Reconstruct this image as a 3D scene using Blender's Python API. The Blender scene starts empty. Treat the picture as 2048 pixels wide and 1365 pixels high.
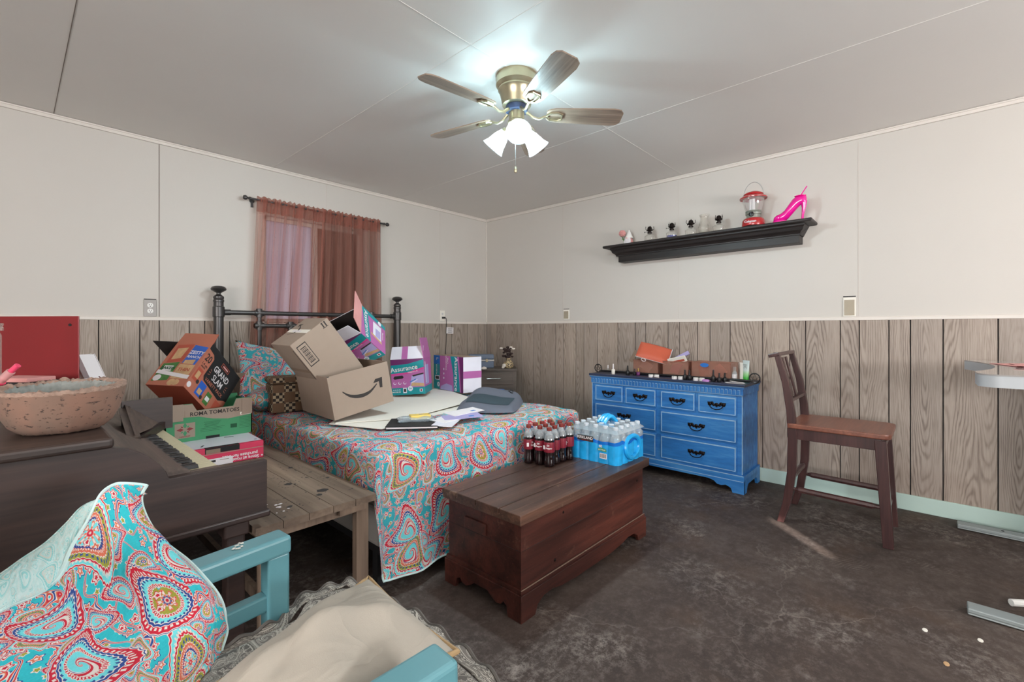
import bpy, bmesh, math, random
from mathutils import Vector, Matrix, Euler
PI = math.pi
random.seed(7)
SC = bpy.context.scene
COL = SC.collection
V = Vector

# ------------------------------------------------------------------ materials
def srgb(r, g, b):
    f = lambda c: (c/255/12.92) if c/255 <= .04045 else ((c/255+.055)/1.055)**2.4
    return (f(r), f(g), f(b), 1)

class NT:
    def __init__(s, name):
        s.m = bpy.data.materials.new(name); s.m.use_nodes = True
        s.t = s.m.node_tree; s.b = s.t.nodes['Principled BSDF']; s.out = s.t.nodes['Material Output']
    def n(s, typ, ins=None, **props):
        nd = s.t.nodes.new('ShaderNode'+typ)
        for k, v in props.items(): setattr(nd, k, v)
        for k, v in (ins or {}).items(): s.put(nd.inputs[k], v)
        return nd
    def put(s, sock, v):
        if isinstance(v, bpy.types.NodeSocket): s.t.links.new(v, sock)
        elif isinstance(v, bpy.types.Node): s.t.links.new(v.outputs[0], sock)
        else: sock.default_value = v
    def set(s, **kw):
        for k, v in kw.items(): s.put(s.b.inputs[k.replace('_', ' ')], v)
    def math(s, op, a, b=None, c=None):
        nd = s.n('Math', operation=op)
        s.put(nd.inputs[0], a)
        if b is not None: s.put(nd.inputs[1], b)
        if c is not None: s.put(nd.inputs[2], c)
        return nd.outputs[0]
    def vmath(s, op, a, b=None, sc=None):
        nd = s.n('VectorMath', operation=op)
        s.put(nd.inputs[0], a)
        if b is not None: s.put(nd.inputs[1], b)
        if sc is not None: s.put(nd.inputs['Scale'], sc)
        return nd.outputs[1] if op in ('LENGTH', 'DOT_PRODUCT', 'DISTANCE') else nd.outputs[0]
    def mix(s, fac, a, b, blend='MIX'):
        nd = s.n('Mix', data_type='RGBA', blend_type=blend)
        s.put(nd.inputs[0], fac); s.put(nd.inputs[6], a); s.put(nd.inputs[7], b)
        return nd.outputs[2]
    def ramp(s, fac, stops, interp='LINEAR'):
        nd = s.n('ValToRGB'); cr = nd.color_ramp; cr.interpolation = interp
        while len(cr.elements) < len(stops): cr.elements.new(1)
        for e, (p, c) in zip(cr.elements, stops):
            e.position = p; e.color = c if len(c) == 4 else (*c, 1)
        s.put(nd.inputs[0], fac)
        return nd.outputs[0]
    def obj(s, scale=(1, 1, 1), which='Object'):
        tc = s.n('TexCoord')
        mp = s.n('Mapping'); mp.inputs['Scale'].default_value = scale
        s.t.links.new(tc.outputs[which], mp.inputs['Vector'])
        return mp.outputs[0]
    def noise(s, vec, scale=5, detail=3, rough=.5, dist=0):
        nd = s.n('TexNoise', {'Vector': vec, 'Scale': scale, 'Detail': detail, 'Roughness': rough, 'Distortion': dist})
        return nd.outputs[0]
    def bump(s, h, strength=.3, dist=.01):
        nd = s.n('Bump', {'Height': h, 'Strength': strength, 'Distance': dist})
        s.put(s.b.inputs['Normal'], nd.outputs[0])

def plain(name, c, rough=.5, metal=0, var=.06, vs=12, bump=0, bs=60, coat=0, spec=.5):
    t = NT(name); v = t.obj()
    n = t.noise(v, vs, 3)
    c = (*c[:3], 1)
    t.set(Base_Color=t.mix(n, tuple(x*(1-var) for x in c[:3])+(1,), tuple(min(1, x*(1+var)) for x in c[:3])+(1,)),
          Roughness=rough, Metallic=metal, Coat_Weight=coat, Specular_IOR_Level=spec)
    if bump: t.bump(t.noise(v, bs, 3), bump, .003)
    return t.m

def wood(name, c1, c2, axis=1, rough=.5, gs=1.0, bump=.15, coat=0, scratch=None):
    """grain runs along the given local axis"""
    t = NT(name); sc = [26*gs]*3; sc[axis] = 1.6*gs
    v = t.obj(tuple(sc))
    n1 = t.noise(v, 1.0, 4, .6, .6)
    v2 = t.obj(tuple(x*3 for x in sc)); n2 = t.noise(v2, 1.5, 2)
    f = t.math('MULTIPLY_ADD', n2, .35, t.math('MULTIPLY', n1, .75))
    col = t.ramp(f, [(.3, c2), (.7, c1)])
    if scratch:
        n3 = t.noise(t.obj(), 9, 6, .75)
        col = t.mix(t.ramp(n3, [(.62, (0, 0, 0)), (.7, (1, 1, 1))]), col, scratch)
        s4 = [5*gs]*3; s4[axis] = .9*gs
        col = t.mix(.75, col, t.ramp(t.noise(t.obj(tuple(s4)), 1.0, 2), [(.35, (.34, .32, .32)), (.5, (.9, .9, .9)), (.65, (1.5, 1.4, 1.3))]), 'MULTIPLY')
        col = t.mix(t.ramp(t.noise(t.obj(), 130, 2, .7), [(.70, (0, 0, 0)), (.74, (.7, .7, .7))]), col, tuple(min(1, x*1.9) for x in scratch[:3])+(1,))
    t.set(Base_Color=col, Roughness=rough, Coat_Weight=coat, Coat_Roughness=.3)
    t.bump(f, bump, .002)
    return t.m

def glassy(name, c=(1, 1, 1), rough=.02, alpha=.25):
    t = NT(name)
    tr = t.n('BsdfTransparent', {'Color': (*[min(1, .55+.45*x) for x in c], 1)})
    gl = t.n('BsdfGlossy', {'Color': (1, 1, 1, 1), 'Roughness': rough})
    fr = t.n('LayerWeight', {'Blend': .35})
    df = t.n('BsdfDiffuse', {'Color': (*c, 1)})
    m1 = t.n('MixShader', {0: alpha}); t.t.links.new(tr.outputs[0], m1.inputs[1]); t.t.links.new(df.outputs[0], m1.inputs[2])
    m2 = t.n('MixShader'); t.t.links.new(t.math('MULTIPLY', fr.outputs['Facing'], .6), m2.inputs[0])
    t.t.links.new(m1.outputs[0], m2.inputs[1]); t.t.links.new(gl.outputs[0], m2.inputs[2])
    t.t.links.new(m2.outputs[0], t.out.inputs[0])
    return t.m

TEAL = srgb(52, 178, 190); RED = srgb(190, 42, 62); CREAM = srgb(214, 204, 198); OLIVE = srgb(150, 150, 62)
NAVY = srgb(52, 74, 138); CORAL = srgb(206, 108, 84); AQUA = srgb(110, 205, 212)

def paisley(name, s1=4.5, palette=None, ground=None, rough=.9, warp=.35):
    ground = ground or TEAL
    Rd, Cr, Ol, Nv, Co, Aq = palette or (RED, CREAM, OLIVE, NAVY, CORAL, AQUA)
    t = NT(name)
    uv = t.n('TexCoord').outputs['UV']
    nz = t.n('TexNoise', {'Vector': uv, 'Scale': s1*1.1, 'Detail': 0.0})
    P = t.vmath('ADD', uv, t.vmath('SCALE', t.vmath('SUBTRACT', nz.outputs['Color'], (.5, .5, .5)), sc=warp/s1))
    P = t.vmath('MULTIPLY', P, (1, 1, 0))
    def cells(scale, rnd, off=0):
        Q = t.vmath('ADD', P, (off, off*.7, 0)) if off else P
        vo = t.n('TexVoronoi', {'Vector': Q, 'Scale': scale, 'Randomness': rnd}, voronoi_dimensions='2D')
        L = t.vmath('SCALE', t.vmath('SUBTRACT', Q, vo.outputs['Position']), sc=scale)
        sp = t.n('SeparateColor', {0: vo.outputs['Color']})
        rot = t.n('VectorRotate', {'Vector': L, 'Angle': t.math('MULTIPLY', sp.outputs[0], 6.283)}, rotation_type='Z_AXIS')
        xy = t.n('SeparateXYZ', {0: rot.outputs[0]})
        return xy.outputs[0], xy.outputs[1], sp
    def wave(a_, k, ph=0): return t.math('SINE', t.math('MULTIPLY_ADD', a_, k, ph))
    # tiny flowers that fill everything
    x2, y2, c2 = cells(s1*6.0, .75)
    r2 = t.math('SQRT', t.math('ADD', t.math('MULTIPLY', x2, x2), t.math('MULTIPLY', y2, y2)))
    d2 = t.math('MULTIPLY', r2, t.math('MULTIPLY_ADD', wave(t.math('ARCTAN2', y2, x2), 5), .25, 1.1))
    f1 = t.ramp(d2, [(0, Rd), (.12, Cr), (.24, Rd), (.32, Cr), (.38, ground)], 'CONSTANT')
    f2 = t.ramp(d2, [(0, Cr), (.09, Co), (.22, Cr), (.30, Nv), (.36, ground)], 'CONSTANT')
    f3 = t.ramp(d2, [(0, Ol), (.14, Cr), (.22, ground)], 'CONSTANT')
    fl = t.mix(t.math('GREATER_THAN', c2.outputs[1], .42), f1, f2)
    fl = t.mix(t.math('GREATER_THAN', c2.outputs[1], .74), fl, f3)
    nzl = t.noise(P, s1*2.0, 1, .5, 1.2)
    ln = t.math('ABSOLUTE', t.math('SUBTRACT', nzl, .5))
    lcol = t.ramp(ln, [(0, Nv), (.006, Cr), (.012, Co), (.022, Rd), (.030, Cr)], 'CONSTANT')
    bg = t.mix(t.math('LESS_THAN', ln, .036), fl, lcol)
    def drops(scale, rnd, off, base, size):
        x, y, c = cells(scale, rnd, off)
        xb = t.math('SUBTRACT', t.math('ADD', x, .12), t.math('MULTIPLY', t.math('MULTIPLY', y, y), 1.25))
        xx = t.math('MULTIPLY', xb, t.math('MULTIPLY_ADD', y, 1.7, 1.5))
        ang = t.math('ARCTAN2', y, xx)
        rr = t.math('SQRT', t.math('ADD', t.math('MULTIPLY', xx, xx), t.math('MULTIPLY', y, y)))
        scal = t.math('MULTIPLY', t.math('ABSOLUTE', wave(ang, 14)), .03)
        d0 = t.math('DIVIDE', rr, size); d = t.math('ADD', d0, scal)
        teeth = t.math('GREATER_THAN', wave(ang, 44), 0)
        teeth2 = t.math('GREATER_THAN', wave(ang, 28, 1), 0)
        petal = t.math('GREATER_THAN', wave(ang, 8), -.1)
        r1 = t.ramp(d, [(0, Rd), (.07, Cr), (.10, Nv), (.16, Cr), (.19, Ol), (.42, Cr), (.44, Rd), (.51, Cr), (.53, Aq), (.66, Cr), (.68, Nv), (.74, Cr), (.76, Rd), (.86, Rd), (.93, Cr), (.955, Nv), (.975, Cr)], 'CONSTANT')
        r2_ = t.ramp(d, [(0, Cr), (.05, Rd), (.12, Cr), (.15, Aq), (.36, Cr), (.38, Nv), (.44, Co), (.56, Cr), (.58, Ol), (.72, Cr), (.74, Rd), (.80, Cr), (.82, Aq), (.92, Cr), (.94, Rd), (.98, Cr)], 'CONSTANT')
        big = t.mix(t.math('GREATER_THAN', c.outputs[1], .5), r1, r2_)
        def ring(lo, hi): return t.math('MULTIPLY', t.math('GREATER_THAN', d, lo), t.math('LESS_THAN', d, hi))
        big = t.mix(t.math('MULTIPLY', ring(.78, .86), teeth), big, Cr)
        big = t.mix(t.math('MULTIPLY', ring(.60, .66), teeth2), big, Nv)
        big = t.mix(t.math('MULTIPLY', ring(.45, .50), teeth), big, Cr)
        big = t.mix(t.math('MULTIPLY', ring(.13, .34), petal), big, t.mix(t.math('GREATER_THAN', c.outputs[2], .5), Co, Nv))
        big = t.mix(t.math('MULTIPLY', ring(.19, .29), t.math('GREATER_THAN', wave(ang, 8), .35)), big, Cr)
        fin = t.math('MULTIPLY', t.math('LESS_THAN', d2, .30), ring(.20, .42))
        big = t.mix(fin, big, fl)
        # curled stem: a spiral near the heart of some drops
        sp = wave(t.math('MULTIPLY_ADD', t.math('LOGARITHM', t.math('ADD', d0, .02), 2.718), 3.2, ang), 1)
        spm = t.math('MULTIPLY', t.math('LESS_THAN', d, .42), t.math('GREATER_THAN', c.outputs[2], .62))
        big = t.mix(spm, big, t.ramp(t.math('MULTIPLY_ADD', sp, .5, .5), [(0, Aq), (.5, Cr), (.58, Nv), (.66, Cr), (.74, Rd), (.95, Cr)], 'CONSTANT'))
        return t.mix(t.math('LESS_THAN', d, 1.0), base, big)
    mid = drops(s1*2.1, .8, .37, bg, .44)
    col = drops(s1, .65, 0, mid, .50)
    wv = t.noise(uv, 220, 2)
    col = t.mix(.10, col, t.ramp(wv, [(.3, (.25, .25, .25)), (.7, (.9, .9, .9))]), 'OVERLAY')
    t.set(Base_Color=col, Roughness=rough, Specular_IOR_Level=.2)
    q = t.n('TexVoronoi', {'Vector': uv, 'Scale': 34}, voronoi_dimensions='2D', feature='SMOOTH_F1').outputs[0]
    t.bump(q, .6, .006)
    return t.m

def panel_mat():
    t = NT('wood_paneling'); isl = t.n('NewGeometry').outputs['Random Per Island']
    tc = t.n('TexCoord').outputs['Object']
    off = t.n('CombineXYZ', {0: t.math('MULTIPLY', isl, 7), 1: t.math('MULTIPLY', isl, 5), 2: t.math('MULTIPLY', isl, 31)})
    sx = t.n('SeparateXYZ', {0: t.vmath('ADD', tc, off.outputs[0])})
    flat = t.n('CombineXYZ', {0: t.math('ADD', sx.outputs[0], sx.outputs[1]), 1: sx.outputs[2], 2: 0.0})
    nz = t.n('TexNoise', {'Vector': t.vmath('MULTIPLY', flat, (16, 2.6, 1)), 'Scale': 1, 'Detail': 3})
    p1 = t.vmath('ADD', t.vmath('MULTIPLY', flat, (5.2, .42, 1)), t.vmath('SCALE', nz.outputs['Color'], sc=.16))
    vo = t.n('TexVoronoi', {'Vector': p1, 'Scale': 1, 'Randomness': .9, 'Smoothness': .3}, voronoi_dimensions='2D', feature='SMOOTH_F1')
    g = t.math('MULTIPLY_ADD', t.math('SINE', t.math('MULTIPLY', vo.outputs[0], 150)), .5, .5)
    g = t.math('POWER', g, 2.2)
    mask = t.ramp(t.noise(t.vmath('MULTIPLY', flat, (9, 1.2, 1)), 1, 2), [(.35, (.15, .15, .15)), (.62, (1, 1, 1))])
    fib = t.noise(t.vmath('MULTIPLY', flat, (420, 9, 1)), 1, 3, .65)
    fib2 = t.noise(t.vmath('MULTIPLY', flat, (60, 3, 1)), 1, 3, .6)
    f = t.math('ADD', t.math('MULTIPLY', t.math('MULTIPLY', g, mask), -.34), t.math('ADD', t.math('MULTIPLY', fib, .75), t.math('MULTIPLY', fib2, .45)))
    col = t.ramp(f, [(.15, srgb(118, 104, 96)), (.42, srgb(150, 136, 125)), (.62, srgb(170, 156, 145)), (.85, srgb(182, 169, 158))])
    tone = t.ramp(isl, [(0, (.86, .86, .87)), (1, (1.06, 1.04, 1.02))])
    col = t.mix(1.0, col, tone, 'MULTIPLY')
    t.set(Base_Color=col, Roughness=.5, Specular_IOR_Level=.4)
    t.bump(f, .15, .001)
    return t.m

def floor_mat():
    t = NT('stained_concrete'); v = t.obj()
    a = t.noise(v, 1.3, 7, .68, .3); b = t.noise(v, 5, 10, .78); c = t.noise(v, 1.6, 4, .6); e = t.noise(v, 24, 6, .85)
    sp = t.noise(v, 75, 3, .8)
    col = t.ramp(a, [(.32, srgb(50, 41, 38)), (.5, srgb(74, 63, 58)), (.70, srgb(98, 86, 79))])
    col = t.mix(t.ramp(b, [(.38, (.0, .0, .0)), (.58, (.5, .5, .5))]), col, srgb(62, 51, 47))
    col = t.mix(t.ramp(e, [(.48, (0, 0, 0)), (.66, (.5, .5, .5))]), col, srgb(108, 96, 90))
    dust = t.math('MULTIPLY', t.ramp(e, [(.46, (0, 0, 0)), (.62, (1, 1, 1))]), t.ramp(c, [(.50, (0, 0, 0)), (.68, (1, 1, 1))]))
    col = t.mix(t.math('MULTIPLY', dust, .62), col, srgb(158, 148, 141))
    scuff = t.math('MULTIPLY', t.ramp(b, [(.57, (0, 0, 0)), (.66, (1, 1, 1))]), t.ramp(c, [(.46, (0, 0, 0)), (.60, (1, 1, 1))]))
    col = t.mix(t.math('MULTIPLY', scuff, .55), col, srgb(170, 160, 153))
    col = t.mix(t.ramp(sp, [(.70, (0, 0, 0)), (.75, (.9, .9, .9))]), col, srgb(176, 166, 156))
    brown = t.ramp(t.noise(v, 2.3, 4), [(.55, (0, 0, 0)), (.68, (.45, .45, .45))])
    col = t.mix(brown, col, srgb(86, 66, 52))
    wp = t.vmath('ADD', v, t.vmath('SCALE', t.n('TexNoise', {'Vector': v, 'Scale': 3.0, 'Detail': 6.0}).outputs['Color'], sc=.45))
    cr = t.n('TexVoronoi', {'Vector': wp, 'Scale': .7}, voronoi_dimensions='2D', feature='DISTANCE_TO_EDGE').outputs[0]
    crm = t.ramp(cr, [(0, (1, 1, 1)), (.0020, (0, 0, 0))])
    col = t.mix(t.math('MULTIPLY', crm, t.ramp(c, [(.46, (.04, .04, .04)), (.60, (.42, .42, .42))])), col, srgb(150, 138, 130))
    sx = t.n('SeparateXYZ', {0: t.vmath('ADD', v, t.vmath('SCALE', t.n('TexNoise', {'Vector': v, 'Scale': 5.0}).outputs['Color'], sc=.06))})
    rip = t.math('SINE', t.math('MULTIPLY', t.math('ADD', t.math('MULTIPLY', sx.outputs[0], .5), sx.outputs[1]), 420))
    ripm = t.math('MULTIPLY', t.math('GREATER_THAN', rip, .5), t.ramp(t.noise(v, 1.9, 3), [(.58, (0, 0, 0)), (.66, (.30, .30, .30))]))
    col = t.mix(t.math('MULTIPLY', ripm, t.ramp(e, [(.4, (.2, .2, .2)), (.6, (1, 1, 1))])), col, srgb(140, 128, 120))
    t.set(Base_Color=col, Roughness=t.ramp(b, [(.3, (.55, .55, .55)), (.7, (.85, .85, .85))]), Specular_IOR_Level=.35)
    t.bump(t.math('ADD', t.math('ADD', b, t.math('MULTIPLY', e, .4)), t.math('MULTIPLY', crm, -.5)), .3, .004)
    return t.m

def wallpaint(name, c, c2=None):
    t = NT(name); v = t.obj()
    n = t.noise(v, 1.3, 4, .6)
    col = t.mix(n, c, c2 or tuple(x*.93 for x in c[:3])+(1,))
    sp = t.noise(v, 30, 5, .85)
    col = t.mix(t.ramp(sp, [(.745, (0, 0, 0)), (.77, (.5, .5, .5))]), col, srgb(140, 128, 118))
    t.set(Base_Color=col, Roughness=.55, Specular_IOR_Level=.3)
    t.bump(t.noise(v, 90, 3), .12, .002)
    return t.m

def sheer(name, c, lo=.5, hi=.85, spec=0):
    """thin fabric that lets part of the light through"""
    t = NT(name); uv = t.n('TexCoord').outputs['UV']
    n = t.noise(t.vmath('MULTIPLY', uv, (14, .4, 1)), 1, 3)
    df = t.n('BsdfDiffuse', {'Color': c}); tl = t.n('BsdfTranslucent', {'Color': c})
    m1 = t.n('MixShader', {0: .4}); t.t.links.new(df.outputs[0], m1.inputs[1]); t.t.links.new(tl.outputs[0], m1.inputs[2])
    tr = t.n('BsdfTransparent', {'Color': (1, .97, .95, 1)})
    m2 = t.n('MixShader'); t.t.links.new(t.ramp(n, [(.35, (lo,)*3), (.65, (hi,)*3)]), m2.inputs[0])
    t.t.links.new(tr.outputs[0], m2.inputs[1]); t.t.links.new(m1.outputs[0], m2.inputs[2])
    t.t.links.new(m2.outputs[0], t.out.inputs[0])
    return t.m

def emit(name, c, s):
    t = NT(name); t.set(Base_Color=(*c, 1), Emission_Color=(*c, 1), Emission_Strength=s)
    return t.m

def blue_paint():
    t = NT('distressed_blue'); v = t.obj((1, 1, 6)); v1 = t.obj()
    n = t.noise(t.obj((30, 2, 14)), 1, 4, .7)
    col = t.ramp(n, [(.25, srgb(36, 88, 150)), (.5, srgb(46, 118, 188)), (.8, srgb(86, 152, 206))])
    w = t.noise(t.obj((2, 3, 22)), 2.0, 5, .7)
    col = t.mix(t.ramp(w, [(.69, (0, 0, 0)), (.73, (.8, .8, .8))]), col, srgb(86, 56, 50))
    t.set(Base_Color=col, Roughness=.42); t.bump(n, .1, .001)
    return t.m

M = {}
M['wall'] = wallpaint('wall_paint', srgb(209, 203, 196))
M['ceil'] = wallpaint('ceiling_paint', srgb(232, 227, 222))
M['trim'] = plain('trim_paint', srgb(222, 214, 206), .5, var=.04)
M['crack'] = plain('seam_shadow', srgb(120, 108, 100), .8)
M['seam'] = plain('seam_filler', srgb(206, 198, 190), .7)
M['base'] = plain('baseboard_paint', srgb(190, 214, 206), .45, var=.08, vs=3)
M['panel'] = panel_mat()
M['floor'] = floor_mat()
M['iron'] = plain('brushed_pewter', srgb(84, 82, 82), .38, .75, .1)
M['black'] = plain('black_plastic', srgb(24, 23, 25), .35)
M['blackm'] = plain('black_matte', srgb(26, 25, 27), .8)
M['steel'] = plain('steel', srgb(190, 188, 186), .3, .9)
M['brass'] = plain('antique_brass', srgb(186, 174, 146), .3, .9, .08)
M['white'] = plain('white_plastic', srgb(228, 226, 222), .4)
M['paper'] = plain('white_paper', srgb(226, 220, 222), .8)
M['cream'] = plain('cream_card', srgb(238, 233, 223), .8, var=.03)
M['card'] = plain('cardboard', srgb(156, 138, 124), .85, var=.05, vs=20, bump=.1, bs=120)
M['cardin'] = plain('cardboard_inside', srgb(142, 122, 106), .9, var=.05)
M['ink'] = plain('dark_ink', srgb(48, 43, 42), .8)
M['red'] = plain('red_binder', srgb(132, 36, 40), .4)
M['salmon'] = sheer('sheer_salmon', srgb(178, 118, 104), .30, .72)
M['paisley'] = paisley('paisley_quilt', 4.7, ground=srgb(58, 160, 172))
M['paisley_big'] = paisley('paisley_quilt_throw', 4.6)
M['damask'] = paisley('grey_damask', 9, palette=(srgb(104, 99, 94), srgb(184, 178, 168), srgb(108, 103, 98), srgb(176, 170, 160), srgb(100, 95, 91), srgb(118, 112, 107)), ground=srgb(104, 99, 95))
M['aquaback'] = paisley('quilt_reverse', 12, palette=(srgb(200, 218, 216), srgb(196, 220, 218), srgb(132, 196, 196), srgb(176, 210, 208), srgb(206, 200, 190), srgb(150, 206, 206)), ground=srgb(186, 216, 214))
def linen():
    t = NT('beige_linen'); v = t.obj(); c_ = srgb(178, 169, 157)
    t.set(Base_Color=t.mix(t.noise(v, 9, 4), tuple(x*.93 for x in c_[:3])+(1,), tuple(x*1.06 for x in c_[:3])+(1,)), Roughness=.9, Specular_IOR_Level=.2)
    wr = t.n('TexNoise', {'Vector': t.obj((5, 13, 8)), 'Scale': 1.0, 'Detail': 3.0, 'Roughness': .45, 'Distortion': .8}).outputs[0]
    ridge = t.math('POWER', t.math('SUBTRACT', 1.0, t.math('MULTIPLY', t.math('ABSOLUTE', t.math('SUBTRACT', wr, .5)), 5.0)), 2.0)
    t.bump(t.math('ADD', t.math('MULTIPLY', t.math('MAXIMUM', ridge, 0), .8), t.math('MULTIPLY', t.noise(v, 500, 2), .12)), .5, .006)
    return t.m
M['beige'] = linen()
M['piping'] = plain('tan_piping', srgb(176, 146, 106), .7)
M['teal'] = plain('teal_paint', srgb(98, 152, 162), .32, var=.05, coat=.2)
M['chest'] = wood('cedar', srgb(94, 50, 41), srgb(38, 18, 17), 0, .4, .9, scratch=srgb(110, 74, 60))
M['chesttop'] = wood('cedar_weathered', srgb(98, 72, 61), srgb(30, 22, 21), 0, .34, .9, scratch=srgb(120, 98, 84))
M['piano'] = wood('dark_walnut', srgb(60, 44, 40), srgb(28, 21, 21), 0, .42, .8)
M['pianot'] = wood('walnut_worn', srgb(104, 88, 79), srgb(54, 45, 42), 1, .5, .8)
M['table'] = wood('raw_pine', srgb(148, 128, 110), srgb(104, 86, 72), 1, .75, .6, scratch=srgb(84, 68, 56))
M['tableleg'] = wood('pine_leg', srgb(128, 108, 92), srgb(88, 72, 60), 2, .75, .6)
M['stool'] = wood('mahogany', srgb(80, 50, 48), srgb(42, 24, 26), 2, .3, .9, coat=.3)
M['seatwood'] = wood('mahogany_seat', srgb(142, 86, 66), srgb(98, 54, 42), 0, .35, .7, coat=.3)
M['plate'] = plain('stainless_plate', srgb(166, 160, 156), .55, .35)
M['shelf'] = wood('ebony', srgb(44, 37, 36), srgb(16, 13, 13), 1, .5, .9, coat=.0)
M['blue'] = blue_paint()
M['bluetop'] = plain('dark_blue_top', srgb(44, 54, 80), .35, var=.2)
M['blueworn'] = plain('worn_pale_blue', srgb(150, 184, 214), .5, var=.25, vs=40)
M['bronze'] = plain('dark_bronze', srgb(36, 28, 26), .35, .8)
M['fan'] = wood('fan_blade_wood', srgb(158, 136, 118), srgb(98, 80, 68), 0, .3, 1.2, coat=.4)
M['shade'] = None
M['ivory'] = plain('ivory', srgb(200, 190, 158), .4, var=.05)
M['stonebowl'] = None
M['purple'] = plain('magenta_print', srgb(176, 98, 158), .5)
M['pink'] = plain('hot_pink', srgb(204, 62, 140), .5)
M['tealp'] = plain('teal_print', srgb(14, 138, 146), .45)
M['lav'] = plain('lavender_print', srgb(168, 160, 206), .45)
M['bluep'] = plain('blue_print', srgb(34, 110, 190), .45)
M['plum'] = plain('plum_print', srgb(104, 40, 96), .45)
M['coated'] = plain('coated_white', srgb(222, 220, 230), .4)
M['green'] = plain('green_print', srgb(66, 142, 98), .75)
M['orange'] = plain('orange_print', srgb(180, 108, 86), .65)
M['orangeD'] = plain('rust_print', srgb(176, 80, 60), .6)
M['magred'] = plain('crimson_print', srgb(208, 42, 84), .5)
M['lime'] = plain('green_cap', srgb(60, 176, 60), .35)
M['nut'] = plain('tan_photo_print', srgb(196, 158, 116), .6, var=.25, vs=40)
M['leafp'] = plain('leafy_print', srgb(70, 120, 58), .6, var=.4, vs=50)
M['royal'] = plain('royal_print', srgb(44, 96, 190), .45)
M['glass'] = glassy('clear_glass', (.93, .95, .93), .02, .12)
M['glassf'] = glassy('dusty_glass', (.86, .83, .78), .05, .13)
M['pet'] = glassy('clear_pet', (.85, .92, .96), .04, .22)
M['wrap'] = glassy('shrink_film', (.72, .86, .95), .08, .25)
M['cola'] = plain('cola', srgb(24, 10, 12), .06, coat=.6)
M['maroon'] = plain('maroon_label', srgb(126, 26, 44), .4)
M['capred'] = plain('rust_red_cap', srgb(122, 40, 34), .45)
M['waterblue'] = plain('blue_film', srgb(36, 164, 232), .25, var=.3, vs=30)
M['bluefilm2'] = plain('deep_blue_film', srgb(20, 110, 205), .25, var=.3)
M['lampred'] = plain('red_enamel', srgb(178, 38, 42), .25, coat=.5)
M['greyp'] = plain('grey_green_metal', srgb(140, 144, 134), .4, .3)
M['shoe'] = plain('glossy_pink', srgb(236, 16, 150), .12, coat=.8)
M['bagg'] = plain('grey_fabric', srgb(92, 96, 108), .85, bump=.3, bs=300)
M['bagt'] = plain('dark_teal_mesh', srgb(48, 66, 76), .8, bump=.4, bs=400)
M['case'] = plain('slate_blue_case', srgb(92, 104, 124), .45)
M['night'] = wood('grey_oak', srgb(92, 80, 72), srgb(58, 50, 46), 0, .5, .8)
M['deskg'] = plain('white_glass_top', srgb(168, 163, 160), .08, coat=.3)
M['deskw'] = plain('desk_white', srgb(184, 188, 192), .4)
M['deskm'] = plain('grey_enamel', srgb(140, 148, 148), .4, 0)
M['coralbag'] = plain('terracotta_leather', srgb(196, 92, 66), .55, bump=.3, bs=80)
M['copper'] = glassy('copper_tinted_plastic', (.60, .33, .25), .1, .34)
M['flower'] = plain('pink_petals', srgb(214, 150, 146), .7, var=.15)
M['gold'] = plain('gold', srgb(170, 140, 80), .35, .8)
M['shell'] = plain('shell', srgb(216, 206, 196), .5)
M['dkflower'] = plain('dried_dark_petals', srgb(52, 36, 34), .8, var=.3)
M['brownpanel'] = plain('taupe_blanket', srgb(128, 104, 92), .9)
M['yellow'] = plain('yellow_pouch', srgb(222, 190, 96), .5)
M['boxspring'] = plain('mattress_ticking', srgb(172, 166, 160), .9, bump=.3, bs=120)

def check_mat():
    t = NT('checked_quilting'); v = t.obj()
    k = t.n('TexChecker', {'Vector': v, 'Scale': 55, 'Color1': srgb(44, 36, 32), 'Color2': srgb(164, 146, 120)})
    b = t.n('TexChecker', {'Vector': v, 'Scale': 16, 'Color1': (0, 0, 0, 1), 'Color2': (1, 1, 1, 1)})
    t.set(Base_Color=t.mix(b.outputs[0], k.outputs[0], srgb(104, 80, 60)), Roughness=.9)
    return t.m
M['check'] = check_mat()

def stone_mat():
    t = NT('pitted_terracotta_stone'); v = t.obj()
    a = t.noise(v, 9, 4); vo = t.noise(t.obj((60, 60, 110)), 1, 3, .7)
    col = t.ramp(a, [(.3, srgb(122, 102, 90)), (.7, srgb(146, 110, 94))])
    pit = t.ramp(vo, [(.34, (1, 1, 1)), (.40, (0, 0, 0))])
    t.set(Base_Color=t.mix(pit, col, srgb(84, 68, 62)), Roughness=.95)
    t.bump(t.math('MULTIPLY', pit, -1), .6, .004)
    return t.m
M['stone'] = stone_mat()
M['stoneg'] = plain('grey_broken_stone', srgb(136, 138, 134), .9, var=.4, vs=60, bump=.9, bs=60)
M['stoner'] = plain('crumbly_rim', srgb(154, 128, 114), .95, var=.45, vs=70, bump=1.0, bs=90)

def shade_mat():
    t = NT('frosted_glass_shade')
    tl = t.n('BsdfTranslucent', {'Color': (.46, .54, .58, 1)}); df = t.n('BsdfDiffuse', {'Color': (.45, .52, .55, 1)})
    gl = t.n('BsdfGlossy', {'Color': (1, 1, 1, 1), 'Roughness': .15})
    m1 = t.n('MixShader', {0: .35}); t.t.links.new(tl.outputs[0], m1.inputs[1]); t.t.links.new(df.outputs[0], m1.inputs[2])
    m2 = t.n('MixShader', {0: .06}); t.t.links.new(m1.outputs[0], m2.inputs[1]); t.t.links.new(gl.outputs[0], m2.inputs[2])
    m3 = t.n('MixShader', {0: .30}); t.t.links.new(m2.outputs[0], m3.inputs[1]); t.t.links.new(t.n('BsdfTransparent', {'Color': (.85, .97, 1, 1)}).outputs[0], m3.inputs[2])
    t.t.links.new(m3.outputs[0], t.out.inputs[0])
    return t.m
M['shade'] = shade_mat()

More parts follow.
